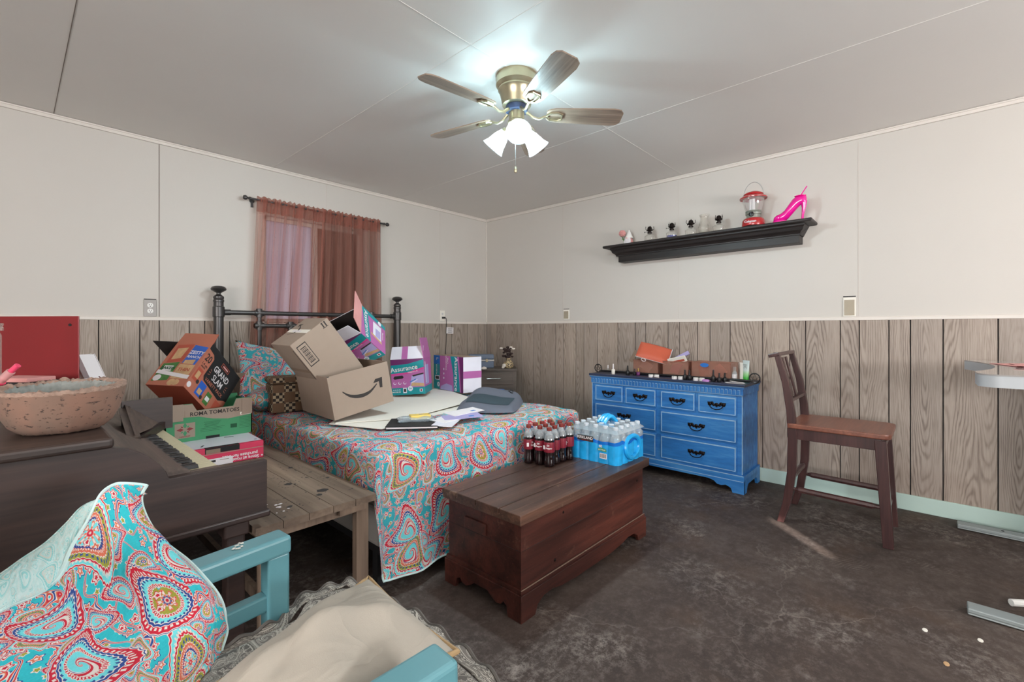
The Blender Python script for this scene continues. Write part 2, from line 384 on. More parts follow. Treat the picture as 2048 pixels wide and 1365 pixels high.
def pane_mat():
    t = NT('dusty_window_pane'); v = t.obj()
    n = t.noise(v, 60, 4, .8)
    tl = t.n('BsdfTranslucent', {'Color': t.mix(t.noise(v, 4, 3), srgb(196, 184, 196), srgb(196, 196, 202))})
    tr = t.n('BsdfTransparent', {'Color': (1, 1, 1, 1)})
    m = t.n('MixShader', {0: t.ramp(n, [(.6, (.85,)*3), (.72, (.2,)*3)])})
    t.t.links.new(tr.outputs[0], m.inputs[1]); t.t.links.new(tl.outputs[0], m.inputs[2])
    t.t.links.new(m.outputs[0], t.out.inputs[0])
    return t.m
M['pane'] = pane_mat()

# ------------------------------------------------------------------ mesh builder
def frame(axis):
    a = V(axis).normalized(); h = V((0, 0, 1)) if abs(a.z) < .95 else V((1, 0, 0))
    x = h.cross(a).normalized(); y = a.cross(x)
    return x, y, a

class MB:
    def __init__(s, mat=None):
        s.bm = bmesh.new(); s.mats = []; s.cur = 0; s.uv = None
        if mat: s.use(mat)
    def use(s, mat):
        m = M[mat] if isinstance(mat, str) else mat
        if m not in s.mats: s.mats.append(m)
        s.cur = s.mats.index(m); return s
    def _f(s, vs):
        try:
            f = s.bm.faces.new(vs); f.material_index = s.cur; return f
        except ValueError: return None
    def box(s, c, d, rot=None, taper=None):
        c = V(c); R = Euler(rot).to_matrix() if rot else Matrix.Identity(3)
        vs = []
        for z in (-.5, .5):
            k = (taper if (taper and z > 0) else 1)
            for x, y in ((-.5, -.5), (.5, -.5), (.5, .5), (-.5, .5)):
                vs.append(s.bm.verts.new(c + R @ V((x*d[0]*k, y*d[1]*k, z*d[2]))))
        for q in ((3, 2, 1, 0), (4, 5, 6, 7), (0, 1, 5, 4), (1, 2, 6, 5), (2, 3, 7, 6), (3, 0, 4, 7)):
            s._f([vs[i] for i in q])
        return s
    def bx(s, a, b):
        return s.box([(a[i]+b[i])/2 for i in range(3)], [abs(b[i]-a[i]) for i in range(3)])
    def bar(s, p0, p1, w, h, up=(0, 0, 1), w1=None, h1=None):
        p0, p1 = V(p0), V(p1); a = (p1-p0).normalized(); u = V(up)
        x = u.cross(a)
        if x.length < 1e-4: x = V((1, 0, 0))
        x.normalize(); y = a.cross(x)
        w1 = w if w1 is None else w1; h1 = h if h1 is None else h1
        vs = []
        for p, ww, hh in ((p0, w, h), (p1, w1, h1)):
            for i, j in ((-1, -1), (1, -1), (1, 1), (-1, 1)):
                vs.append(s.bm.verts.new(p + x*i*ww/2 + y*j*hh/2))
        for q in ((3, 2, 1, 0), (4, 5, 6, 7), (0, 1, 5, 4), (1, 2, 6, 5), (2, 3, 7, 6), (3, 0, 4, 7)):
            s._f([vs[i] for i in q])
        return s
    def tube(s, pts, r, seg=10, closed=False, caps=True):
        pts = [V(p) for p in pts]; n = len(pts)
        rs = r if isinstance(r, (list, tuple)) else [r]*n
        rings = []; px = None
        for i, p in enumerate(pts):
            if closed: a = pts[(i+1) % n]-pts[i-1]
            else: a = pts[min(i+1, n-1)]-pts[max(i-1, 0)]
            a.normalize()
            if px is None: x = frame(a)[0]
            else:
                x = px - a*px.dot(a)
                if x.length < 1e-5: x = frame(a)[0]
                x.normalize()
            px = x; y = a.cross(x)
            rings.append([s.bm.verts.new(p + (x*math.cos(2*PI*k/seg)+y*math.sin(2*PI*k/seg))*rs[i]) for k in range(seg)])
        for i in range(n if closed else n-1):
            A, B = rings[i], rings[(i+1) % n]
            for k in range(seg): s._f([A[k], A[(k+1) % seg], B[(k+1) % seg], B[k]])
        if caps and not closed:
            s._f(rings[0][::-1]); s._f(rings[-1])
        return s
    def cyl(s, p0, p1, r, r1=None, seg=20):
        return s.tube([p0, p1], [r, r if r1 is None else r1], seg)
    def lathe(s, prof, c=(0, 0, 0), seg=24, axis=(0, 0, 1), squash=(1, 1)):
        x, y, a = frame(axis) if tuple(axis) != (0, 0, 1) else (V((1, 0, 0)), V((0, 1, 0)), V((0, 0, 1)))
        c = V(c); rings = []
        for r, z in prof:
            if r < 1e-6: rings.append([s.bm.verts.new(c+a*z)])
            else: rings.append([s.bm.verts.new(c+a*z+(x*math.cos(2*PI*k/seg)*squash[0]+y*math.sin(2*PI*k/seg)*squash[1])*r) for k in range(seg)])
        for A, B in zip(rings, rings[1:]):
            if len(A) == 1 and len(B) == 1: continue
            for k in range(seg):
                k2 = (k+1) % seg
                if len(A) == 1: s._f([A[0], B[k2], B[k]])
                elif len(B) == 1: s._f([A[k], A[k2], B[0]])
                else: s._f([A[k], A[k2], B[k2], B[k]])
        return s
    def ball(s, c, r, sc=(1, 1, 1), seg=14):
        n = seg//2
        c = V(c); rings = []
        for i in range(n+1):
            th = PI*i/n
            if i in (0, n): rings.append([s.bm.verts.new(c+V((0, 0, math.cos(th)*r*sc[2])))])
            else: rings.append([s.bm.verts.new(c+V((math.sin(th)*math.cos(2*PI*k/seg)*r*sc[0], math.sin(th)*math.sin(2*PI*k/seg)*r*sc[1], math.cos(th)*r*sc[2]))) for k in range(seg)])
        for A, B in zip(rings, rings[1:]):
            for k in range(seg):
                k2 = (k+1) % seg
                if len(A) == 1: s._f([A[0], B[k], B[k2]])
                elif len(B) == 1: s._f([A[k2], A[k], B[0]])
                else: s._f([A[k2], A[k], B[k], B[k2]])
        return s
    def prism(s, poly, O, U, W, t):
        """poly in (u,w) extruded along U x W by t"""
        O, U, W = V(O), V(U), V(W); N = U.cross(W).normalized()*t
        A = [s.bm.verts.new(O+U*u+W*w) for u, w in poly]; B = [s.bm.verts.new(O+U*u+W*w+N) for u, w in poly]
        s._f(A[::-1]); s._f(B)
        n = len(poly)
        for i in range(n): s._f([A[i], A[(i+1) % n], B[(i+1) % n], B[i]])
        return s
    def poly(s, pts):
        s._f([s.bm.verts.new(V(p)) for p in pts]); return s
    def grid(s, fn, nu, nv, uvfn=None, closed_u=False):
        vs = [[s.bm.verts.new(V(fn(i/nu, j/nv))) for i in range(nu+1)] for j in range(nv+1)]
        uvl = s.bm.loops.layers.uv.verify()
        for j in range(nv):
            for i in range(nu):
                f = s._f([vs[j][i], vs[j][i+1], vs[j+1][i+1], vs[j+1][i]])
                if f:
                    for l, (a, b) in zip(f.loops, ((i, j), (i+1, j), (i+1, j+1), (i, j+1))):
                        l[uvl].uv = uvfn(a/nu, b/nv) if uvfn else (a/nu, b/nv)
        return s
    def text(s, txt, O, U, W, size, mat, align='CENTER', bold=0, off=.0008, sx=1.0):
        cu = bpy.data.curves.new('t', 'FONT'); cu.body = txt; cu.size = size; cu.align_x = align; cu.align_y = 'CENTER'
        cu.offset = bold*size; cu.resolution_u = 2
        ob = bpy.data.objects.new('t', cu); COL.objects.link(ob)
        dg = bpy.context.evaluated_depsgraph_get()
        me = bpy.data.meshes.new_from_object(ob.evaluated_get(dg))
        bpy.data.objects.remove(ob)
        U, W = V(U).normalized(), V(W).normalized(); N = U.cross(W)
        mt = Matrix((U*sx, W, N)).transposed().to_4x4(); mt.translation = V(O)+N*off
        me.transform(mt)
        s.use(mat); n0 = len(s.bm.faces)
        s.bm.from_mesh(me); s.bm.faces.ensure_lookup_table()
        for f in s.bm.faces[n0:]: f.material_index = s.cur
        bpy.data.meshes.remove(me)
        return s
    def xform(s, mt):
        bmesh.ops.transform(s.bm, matrix=mt, verts=s.bm.verts); return s
    def build(s, name, parent=None, smooth=False, ang=35, bevel=0, sub=0, solid=0, fixn=True, bseg=2):
        if fixn: bmesh.ops.recalc_face_normals(s.bm, faces=s.bm.faces)
        me = bpy.data.meshes.new(name); s.bm.to_mesh(me); s.bm.free()
        for m in s.mats: me.materials.append(m)
        if smooth:
            for p in me.polygons: p.use_smooth = True
            me.set_sharp_from_angle(angle=math.radians(ang))
        o = bpy.data.objects.new(name, me); COL.objects.link(o)
        if parent is not None: o.parent = parent
        if solid:
            md = o.modifiers.new('solid', 'SOLIDIFY'); md.thickness = abs(solid); md.offset = -1 if solid > 0 else 1
        if bevel:
            md = o.modifiers.new('bevel', 'BEVEL'); md.width = bevel; md.segments = bseg; md.limit_method = 'ANGLE'; md.harden_normals = False
        if sub:
            md = o.modifiers.new('sub', 'SUBSURF'); md.levels = sub; md.render_levels = sub
        return o

def tag(o, label, cat, group=None):
    o['label'] = label; o['category'] = cat
    if group: o['group'] = group
    return o
def thing(name, label, cat, loc=(0, 0, 0), rot=(0, 0, 0), group=None):
    o = bpy.data.objects.new(name, None); COL.objects.link(o)
    o.location = loc; o.rotation_euler = rot; o.empty_display_size = .05
    return tag(o, label, cat, group)
def struct(o):
    o['kind'] = 'structure'; return o
def copy_tree(o, parent=None):
    c = o.copy(); COL.objects.link(c)
    if parent is not None: c.parent = parent
    for ch in list(o.children): copy_tree(ch, c)
    return c
def lbl(o, s):
    o['label'] = s; return o

# ------------------------------------------------------------------ camera
YAW = math.radians(47.5); CH = 1.138
FW = V((math.sin(YAW), math.cos(YAW), 0)); RT = V((math.cos(YAW), -math.sin(YAW), 0))
cam = bpy.data.cameras.new('camera'); cam.sensor_width = 36; cam.lens = 36*920/2048
cam.shift_y = -23.5/2048; cam.clip_start = .05
co = bpy.data.objects.new('camera', cam); COL.objects.link(co)
co.location = (0, 0, CH); co.rotation_euler = (PI/2, 0, -YAW)
SC.camera = co
def W(px, py, D):
    """world point for a spot of the photograph at depth D"""
    return V((0, 0, CH)) + (FW + RT*((px-1024)/920) + V((0, 0, 1))*((659-py)/920))*D

# ------------------------------------------------------------------ room
X1, Y1, HC = 3.836, 3.927, 2.44
XB, YB = -3.3, -3.4
WH = 1.205           # top of the wood paneling
T = .12
struct(MB('floor').bx((XB-T, YB-T, -.1), (X1+T, Y1+T, 0)).build('floor'))
c = struct(MB('ceil').bx((XB-T, YB-T, HC), (X1+T, Y1+T, HC+.1)).build('ceiling'))
mb = MB('crack')
for x in (.178,): mb.bx((x-.0015, YB, HC-.0015), (x+.0015, Y1, HC))
mb.build('panel_seam', c)
mb = MB('ceil'); mb.bx((XB, 1.557, HC-.0015), (X1, 1.560, HC)); mb.bx((2.611, YB, HC-.0015), (2.614, Y1, HC)).bx((1.424, YB, HC-.0015), (1.427, Y1, HC)); mb.build('panel_seam', c)
# left (window) wall: an opening for the window
WX0, WX1, WZ0, WZ1 = 1.365, 2.22, 1.19, 2.05
mb = MB('wall')
mb.bx((XB-T, Y1, 0), (WX0, Y1+T, HC)).bx((WX1, Y1, 0), (X1+T, Y1+T, HC)).bx((WX0, Y1, 0), (WX1, Y1+T, WZ0)).bx((WX0, Y1, WZ1), (WX1, Y1+T, HC))
wl = struct(mb.build('wall_left'))
wr = struct(MB('wall').bx((X1, YB-T, 0), (X1+T, Y1, HC)).build('wall_right'))
# wall behind the camera with a small added opening, placed to throw a streak of sun
VX0, VX1, VZ0, VZ1 = -.79, -.60, 1.86, 2.08
mb = MB('wall')
mb.bx((XB-T, YB-T, 0), (VX0, YB, HC)).bx((VX1, YB-T, 0), (X1, YB, HC)).bx((VX0, YB-T, 0), (VX1, YB, VZ0)).bx((VX0, YB-T, VZ1), (VX1, YB, HC))
struct(mb.build('wall_back'))
struct(MB('wall').bx((XB-T, YB, 0), (XB, Y1, HC)).build('wall_side'))
# drywall seams
mb = MB('crack')
mb.bx((.691, Y1-.002, WH), (.695, Y1, HC)); mb.build('panel_seam', wl)
mb = MB('seam')
for x in (1.876, 3.135): mb.bx((x-.002, Y1-.0015, WH), (x+.002, Y1, HC))
mb.build('panel_seam', wl)
mb = MB('seam')
for y in (2.805, 1.597, .37): mb.bx((X1-.0015, y-.002, WH), (X1, y+.002, HC))
mb.build('panel_seam', wr)
# grooved wood paneling
PT = .012
gl = [-3.1, -3.0, -2.8, -2.6, -2.5, -2.3, -2.2, -2.05, -1.82, -1.65, -1.54, -1.33, -1.23, -1.08, -.98, -.83, -.60, -.42, -.32, -.12, -.02, .13, .230, .381, .587, .692, .865, .96, 1.12, 1.34, 1.52, 1.62, 1.82, 1.92, 2.07, 2.17, 2.33, 2.55, 2.73, 2.83, 2.917, 3.122, 3.289, 3.525, 3.689, 3.786]
gr = [3.85, 3.75, 3.60, 3.36, 3.192, 3.094, 2.894, 2.792, 2.638, 2.543, 2.389, 2.167, 1.99, 1.892, 1.685, 1.584, 1.433, 1.333, 1.18, .948, .77, .671, .469, .365, .212, .107, -.043, -.273, -.45, -.55, -.75, -.85, -1.0, -1.1, -1.25, -1.48, -1.65, -1.75, -1.95, -2.05, -2.2, -2.3, -2.45, -2.65, -2.75, -2.9, -3.0, -3.2]
def boards(g, lo, hi, left):
    mb = MB('panel'); g = sorted(set(g+[lo, hi])); gap = .0028
    for a, b in zip(g, g[1:]):
        if b-a < .012: continue
        if left: mb.bx((a+gap, Y1-PT, 0), (b-gap, Y1, WH-.004))
        else: mb.bx((X1-PT, a+gap, 0), (X1, b-gap, WH-.004))
    return mb
boards(gl, XB, X1-PT, True).build('wood_paneling', wl, bevel=.0015, bseg=1)
MB('blackm').bx((XB, Y1-.004, 0), (X1-PT, Y1, WH-.005)).build('panel_backing', wl)
boards(gr, YB, Y1-PT, False).build('wood_paneling', wr, bevel=.0015, bseg=1)
MB('blackm').bx((X1-.004, YB, 0), (X1, Y1-PT, WH-.005)).build('panel_backing', wr)
# chair rail, crown strips, corner bead
def railstrip(n, a, b, prof, O, U, mat='trim'):
    pass
t1 = MB('trim').bx((XB, Y1-.016, WH-.006), (X1-.016, Y1, WH+.014)).bx((XB, Y1-.008, WH+.014), (X1-.008, Y1, WH+.018)).build('trim_1', bevel=.003)
t2 = MB('trim').bx((X1-.016, YB, WH-.006), (X1, Y1-.016, WH+.014)).bx((X1-.008, YB, WH+.014), (X1, Y1-.008, WH+.018)).build('trim_2', bevel=.003)
t3 = MB('trim').bx((XB, Y1-.014, HC-.03), (X1-.014, Y1, HC-.002)).bx((XB, Y1-.020, HC-.012), (X1-.020, Y1, HC-.002)).build('trim_3', bevel=.002)
t4 = MB('trim').bx((X1-.014, YB, HC-.03), (X1, Y1-.014, HC-.002)).bx((X1-.020, YB, HC-.012), (X1, Y1-.020, HC-.002)).build('trim_4', bevel=.002)
t5 = MB('trim').bx((X1-.012, Y1-.012, WH+.018), (X1, Y1, HC-.03)).build('trim_5', bevel=.002)
for t in (t1, t2, t3, t4, t5): struct(t)
b1 = MB('base').bx((X1-.026, YB, 0), (X1-.012, Y1-.03, .098)).build('baseboard_right', bevel=.003); struct(b1)
b2 = MB('base').bx((XB, Y1-.026, 0), (X1-.026, Y1-.012, .098)).build('baseboard_left', bevel=.003); struct(b2)
# window
w = MB('trim')
w.bx((WX0-.045, Y1-.016, WZ1), (WX1+.06, Y1, WZ1+.07)).bx((WX0-.045, Y1-.016, WZ0-.02), (WX0, Y1, WZ1)).bx((WX1, Y1-.016, WZ0-.02), (WX1+.06, Y1, WZ1)).bx((WX0-.05, Y1-.03, WZ0-.03), (WX1+.07, Y1, WZ0))
win = struct(w.build('window_1', bevel=.003))
MB('trim').bx((WX0, Y1+.04, WZ0), (WX0+.03, Y1+.08, WZ1)).bx((WX1-.03, Y1+.04, WZ0), (WX1, Y1+.08, WZ1)).bx((WX0, Y1+.04, WZ0), (WX1, Y1+.08, WZ0+.03)).bx((WX0, Y1+.04, WZ1-.03), (WX1, Y1+.08, WZ1)).bx((1.765, Y1+.03, WZ0), (1.81, Y1+.085, WZ1)).build('sash', win)
MB('pane').bx((WX0+.02, Y1+.058, WZ0+.02), (1.77, Y1+.062, WZ1-.02)).build('pane', win)
MB('pane').bx((1.80, Y1+.068, WZ0+.02), (WX1-.02, Y1+.072, WZ1-.02)).build('pane', win)
lbl(MB('brownpanel').bx((1.80, Y1+.045, WZ0+.03), (WX1-.02, Y1+.06, WZ1-.02)).build('window_blind', win), 'taupe cover over the right sash')
# added unseen window frames on closed walls; area lamps stand in for daylight
struct(MB('trim').bx((XB, -1.9, .95), (XB+.03, -1.82, 2.2)).bx((XB, .92, .95), (XB+.03, 1.0, 2.2)).bx((XB, -1.9, 2.12), (XB+.03, 1.0, 2.2)).bx((XB, -1.9, .9), (XB+.05, 1.0, .95)).build('unseen_window_2'))
struct(MB('trim').bx((1.2, YB, .95), (1.28, YB+.03, 2.2)).bx((2.92, YB, .95), (3.0, YB+.03, 2.2)).bx((1.2, YB, 2.12), (3.0, YB+.03, 2.2)).bx((1.2, YB, .9), (3.0, YB+.05, .95)).build('unseen_window_3'))

# ------------------------------------------------------------------ lights
def area(name, loc, rot, sx, sy, power, col):
    l = bpy.data.lights.new(name, 'AREA'); l.shape = 'RECTANGLE'; l.size = sx; l.size_y = sy; l.energy = power; l.color = col
    o = bpy.data.objects.new(name, l); COL.objects.link(o); o.location = loc; o.rotation_euler = rot
    return o
area('side_daylight_fill', (XB+.05, -.45, 1.55), (0, -PI/2-.22, 0), 1.15, 2.8, 134, (1, .98, .96))  # area lamp standing in for an unseen window, tilted up for the ceiling
area('back_daylight_fill', (1.6, YB+.05, 1.55), (PI/2+.7, 0, 0), 1.9, 1.15, 140, (.96, .98, 1))  # added area lamp on the closed wall, aimed upward to brighten the ceiling
wd = bpy.data.worlds.new('world'); SC.world = wd; wd.use_nodes = True
wd.node_tree.nodes['Background'].inputs[0].default_value = (.90, .86, .90, 1)
wd.node_tree.nodes['Background'].inputs[1].default_value = .72
sl = bpy.data.lights.new('sun', 'SUN'); sl.energy = 9; sl.angle = .007; sl.color = (1, .95, .88)
so = bpy.data.objects.new('sun', sl); COL.objects.link(so)
SD = V((.67, .74, -math.tan(math.radians(20)))).normalized()
so.rotation_euler = SD.to_track_quat('-Z', 'Y').to_euler(); so.location = (-2, -6, 4)
SC.view_settings.view_transform = 'Standard'; SC.view_settings.look = 'None'; SC.view_settings.gamma = 1
SC.view_settings.exposure = .74; SC.view_settings.use_curve_mapping = False
# ------------------------------------------------------------------ ceiling fan
def frosted_bulb():
    t = NT('lit_bulb'); em = t.n('Emission', {'Color': (.86, .97, 1, 1), 'Strength': 5.0}); tr = t.n('BsdfTransparent')
    m = t.n('MixShader', {0: .35}); t.t.links.new(tr.outputs[0], m.inputs[1]); t.t.links.new(em.outputs[0], m.inputs[2]); t.t.links.new(m.outputs[0], t.out.inputs[0])
    return t.m
FX, FY = 1.763, 1.583
fan = thing('ceiling_fan', 'flush-mounted brass ceiling fan with five wooden blades and a lit three-shade lamp', 'ceiling fan', (FX, FY, HC))
MB('brass').lathe([(0, 0), (.105, 0), (.105, -.012), (.108, -.02), (.104, -.04), (.107, -.048), (.1, -.058), (.094, -.066), (.096, -.074), (.088, -.085), (.08, -.12), (.074, -.15), (.05, -.155), (0, -.155)], seg=40).build('motor_housing', fan, True, 40)
MB('bluetop').lathe([(0, -.155), (.056, -.155), (.058, -.165), (.056, -.182), (.05, -.186), (0, -.186)], seg=32).build('flywheel', fan, True)
MB('brass').lathe([(0, -.186), (.04, -.186), (.04, -.225), (.046, -.232), (.046, -.245), (.03, -.262), (.012, -.27), (0, -.27)], seg=32).build('light_fitter', fan, True, 40)
BZ = -.192
for k in range(5):
    a = math.radians(29+72*k); d = V((math.cos(a), math.sin(a), 0)); n = V((-d.y, d.x, 0)); tilt = -.22
    def P(r, w, z=0): return d*r + n*w*math.cos(tilt) + V((0, 0, BZ + z + w*math.sin(tilt)))
    outline = []
    for r, w in ((.155, .028), (.17, .042), (.2, .05), (.35, .058), (.5, .063), (.535, .056), (.552, .035)): outline.append((r, w))
    outline = outline + [(r, -w) for r, w in reversed(outline)]
    mb = MB('fan'); A = [mb.bm.verts.new(P(r, w, .003)) for r, w in outline]; B = [mb.bm.verts.new(P(r, w, -.003)) for r, w in outline]
    mb._f(A); mb._f(B[::-1])
    for i in range(len(A)): mb._f([A[i], B[i], B[(i+1) % len(A)], A[(i+1) % len(A)]])
    # keep the grain along each blade: local frame of the blade
    o = mb.build('blade', fan)
    R = Matrix.Rotation(a, 4, 'Z'); o.data.transform(R.inverted()); o.rotation_euler = (0, 0, a)
    ir = MB('brass')
    ir.tube([P(.05, 0, .012), P(.085, 0, -.014), P(.115, 0, -.022), P(.145, .0, -.010), P(.16, 0, -.006)], [.008, .007, .0065, .007, .008], 8)
    ir.tube([P(.15, 0, -.008), P(.175, .026, -.008), P(.215, .03, -.008), P(.235, .018, -.008), P(.235, -.018, -.008), P(.215, -.03, -.008), P(.175, -.026, -.008)], .0055, 8, closed=True)
    ir.tube([P(.15, 0, -.008), P(.18, .010, -.009), P(.232, .010, -.009)], .003, 6)
    ir.build('blade_iron', fan, True)
for k in range(3):
    a = math.radians(226+120*k); d = V((math.cos(a), math.sin(a), 0))
    ax = (d*.72 + V((0, 0, -.70))).normalized()
    p0 = d*.028 + V((0, 0, -.235)); neck = p0+ax*.045
    MB('brass').tube([p0, neck], .011, 10).lathe([(0, 0), (.018, 0), (.022, .008), (.022, .022), (.018, .024)], neck-ax*.006, 18, ax).build('lamp_arm', fan, True)
    sh = MB('shade').lathe([(.021, 0), (.026, .012), (.034, .03), (.040, .052), (.046, .076), (.056, .098), (.060, .104)], neck+ax*.01, 30, ax).build('lamp_shade', fan, True, 80, solid=.002)
    bulb = MB(frosted_bulb()) if k == 0 else MB(bpy.data.materials['lit_bulb'])
    bulb.lathe([(0, 0), (.011, .002), (.012, .016), (.022, .036), (.027, .052), (.022, .070), (.010, .079), (0, .081)], neck+ax*.014, 16, ax).build('bulb', fan, True, 80)
    l = bpy.data.lights.new('bulb_light', 'POINT'); l.energy = 38; l.color = (.80, .95, 1); l.shadow_soft_size = .026
    o = bpy.data.objects.new('bulb_light', l); COL.objects.link(o); o.location = V((FX, FY, HC)) + neck + ax*.062; 
mb = MB('steel')
c0 = V((-.022, -.012, -.26))
for i in range(38): mb.ball(c0+V((0, 0, -.0055*i)), .0021, seg=6)
mb.build('pull_chain', fan, True)
MB('brass').lathe([(0, 0), (.004, -.002), (.0085, -.016), (.0095, -.024), (.006, -.033), (0, -.035)], c0+V((0, 0, -.21)), 12).build('chain_knob', fan, True)

# ------------------------------------------------------------------ electrical plates
def outlet(loc, rz, label, cover, plug=False):
    t = thing('wall_outlet', label, 'outlet', loc, (0, 0, rz))
    MB(cover).box((0, -.004, 0), (.07, .008, .115)).build('cover_plate', t, bevel=.003)
    for s in (-1, 1):
        r = MB('white').lathe([(0, 0), (.0165, 0), (.0165, .002), (0, .002)], (0, -.0085, s*.0195), 20, (0, -1, 0))
        r.use('blackm').bx((-.0072, -.0112, s*.0195-.001), (-.0050, -.0104, s*.0195+.008)).bx((.0050, -.0112, s*.0195-.001), (.0072, -.0104, s*.0195+.008)).box((0, -.0108, s*.0195-.008), (.005, .001, .005))
        r.build('receptacle', t, True)
    return t
outlet((.643, Y1, 1.282), 0, 'steel-covered double outlet on the left wall above the red binder', 'plate')
MB('blackm').bx((.61, Y1-.0015, 1.339), (.677, Y1, 1.345)).build('panel_cutout', wl)
outlet((3.163, Y1, 1.284), 0, 'beige double outlet near the room corner with a black plug in it', 'cream')
cord = MB('black')
cord.box((3.163, Y1-.028, 1.262), (.02, .034, .02))
cord.tube([(3.163, Y1-.04, 1.262), (3.17, Y1-.055, 1.262), (3.19, Y1-.045, 1.24), (3.198, Y1-.03, 1.20), (3.202, Y1-.03, 1.10), (3.19, Y1-.03, .9), (3.20, Y1-.03, .70)], .0032, 8)
ct = tag(cord.build('power_cord', smooth=True), 'black power cord hanging from the corner outlet down the paneling', 'cord')
tg = MB('paper').box((3.245, Y1-.034, 1.125), (.10, .002, .07), (0, .05, .03)); tg.use('ink')
for i in range(5): tg.box((3.245, Y1-.0355, 1.148-.011*i), (.07-.008*(i % 3), .0006, .003))
tg.build('warning_tag', ct)
for yy, lab, hh in ((2.761, 'narrow unpainted blank switch plate on the right wall left of the black shelf', .085), (.419, 'unpainted blank switch plate on the right wall below the pink shoe end of the shelf', .115)):
    t = thing('blank_plate', lab, 'wall plate', (X1, yy, 1.288))
    MB('cardin' if 0 else 'cream').box((-.003, 0, 0), (.006, .07, hh+.012)).build('plate', t, bevel=.002)
    MB(plain('bare_plate%d' % int(yy), srgb(170, 158, 138), .5)).box((-.0068, 0, -.004), (.003, .056, hh-.01)).build('inner_plate', t)
    MB('blackm').box((-.0005, 0, hh/2+.014), (.001, .07, .006)).build('cutout_gap', t)

# ------------------------------------------------------------------ curtain
rod = thing('curtain_rod', 'dark metal curtain rod with round finials above the window', 'curtain rod', (0, Y1-.075, 2.140))
MB('iron').cyl((1.245, 0, 0), (2.40, 0, 0), .008).build('rod', rod, True)
for x, s in ((1.245, -1), (2.40, 1)):
    MB('iron').lathe([(0, 0), (.011, 0), (.011, .012), (.007, .016), (.007, .022), (.016, .03), (.018, .04), (.013, .052), (0, .056)], (x, 0, 0), 16, (s, 0, 0)).build('finial', rod, True)
    MB('iron').cyl((x-s*.03, 0, 0), (x-s*.03, .074, 0), .006).lathe([(0, 0), (.018, 0), (.018, .005), (0, .005)], (x-s*.03, .072, 0), 16, (0, -1, 0)).box((x-s*.03, .068, -.02), (.016, .006, .06)).build('bracket', rod, True)
def curtain(x0, x1, xb0, xb1, ph, label, mat):
    folds = [random.uniform(.6, 1.4) for _ in range(30)]
    def fn(u, v):
        z = 2.165 - v*1.55
        x = (x0+(x1-x0)*u)*(1-v) + (xb0+(xb1-xb0)*u)*v
        amp = .010 + .020*min(1, v*3)
        y = Y1-.075 - .012 + amp*math.sin(u*2*PI*6+ph+.6*math.sin(u*9)) + .006*math.sin(u*2*PI*15+ph*2+v*2)
        if v < .03: z += .006*math.sin(u*2*PI*14+ph)
        x += .012*math.sin(u*2*PI*6+1.3+ph)*min(1, v*2)
        return (x, y, z)
    g = MB(mat).grid(fn, 150, 26).build('sheer_curtain', smooth=True, ang=180, fixn=False)
    tag(g, label, 'curtain', 'salmon sheer curtains over the window')
    h = MB('salmonhead'); h.grid(lambda u, v: tuple(V(fn(u, v*.075))+V((0, -.002, 0))), 110, 4); h.build('rod_pocket', g, True, 180, fixn=False)
M['salmonhead'] = sheer('sheer_heading', srgb(176, 114, 100), .4, .8)
curtain(1.285, 1.83, 1.20, 1.74, 0, 'left salmon sheer curtain panel hanging over the pale half of the window', 'salmon')
M['salmon2'] = sheer('sheer_salmon_double', srgb(160, 114, 102), .55, .88)
curtain(1.82, 2.365, 1.76, 2.385, 1.1, 'right salmon sheer curtain panel with dense folds beside the pale half of the window', 'salmon2')

# ------------------------------------------------------------------ mantel shelf
SY0, SY1, SZ = .60, 2.21, 1.89
sh = thing('wall_shelf', 'long black mantel shelf with crown moulding mounted on the right wall', 'shelf', (X1, SY0, SZ))
L = SY1-SY0
MB('shelf').bx((-.215, 0, -.022), (0, L, 0)).build('shelf_board', sh, bevel=.008, bseg=3)
prof = [(-.17, -.022), (-.17, -.034), (-.158, -.044), (-.150, -.062), (-.130, -.072), (-.120, -.084), (-.120, -.092), (0, -.092), (0, -.022)]
mb = MB('shelf')
i0 = [(-.17, .05), (-.17, .05), (-.158, .058), (-.15, .064), (-.13, .078), (-.12, .085), (-.12, .085), (0, .085), (0, .05)]
A = [mb.bm.verts.new((p[0], q[1], p[1])) for p, q in zip(prof, i0)]; B = [mb.bm.verts.new((p[0], L-q[1], p[1])) for p, q in zip(prof, i0)]
mb._f(A); mb._f(B[::-1])
for i in range(len(A)): mb._f([A[i], B[i], B[(i+1) % len(A)], A[(i+1) % len(A)]])
mb.build('crown_moulding', sh)
MB('shelf').bx((-.112, .09, -.145), (0, L-.105, -.092)).build('shelf_base', sh, bevel=.002)

SX = 3.735
# gnome figurine with a flower
g = thing('gnome_figurine', 'small pink bearded gnome figurine with a white pointed hat holding a pink flower', 'figurine', (SX, 2.005, SZ))
MB('flower').lathe([(0, 0), (.03, 0), (.038, .02), (.034, .045), (.02, .065), (0, .068)], seg=18).build('body', g, True)
MB('white').lathe([(.036, .058), (.038, .062), (.026, .085), (.014, .115), (.004, .135), (0, .138)], seg=18).build('hat', g, True)
mb = MB('paper')
for i in range(9):
    an = PI+(-.9+i*.22); mb.tube([(.026*math.cos(an)-.006, .026*math.sin(an), .060), (.040*math.cos(an)-.006, .036*math.sin(an), .035), (.036*math.cos(an)-.006, .036*math.sin(an), .006)], [.006, .007, .003], 6)
mb.build('beard', g, True)
MB('flower').ball((-.042, 0, .058), .006).build('nose', g, True)
f = MB('leafp').tube([(-.01, .035, .0), (-.02, .045, .05), (-.02, .055, .08)], .003, 6).box((-.02, .045, .055), (.004, .022, .012), (.5, 0, 0)).build('flower_stem', g, True)
mb = MB('flower'); cc = V((-.02, .055, .108))
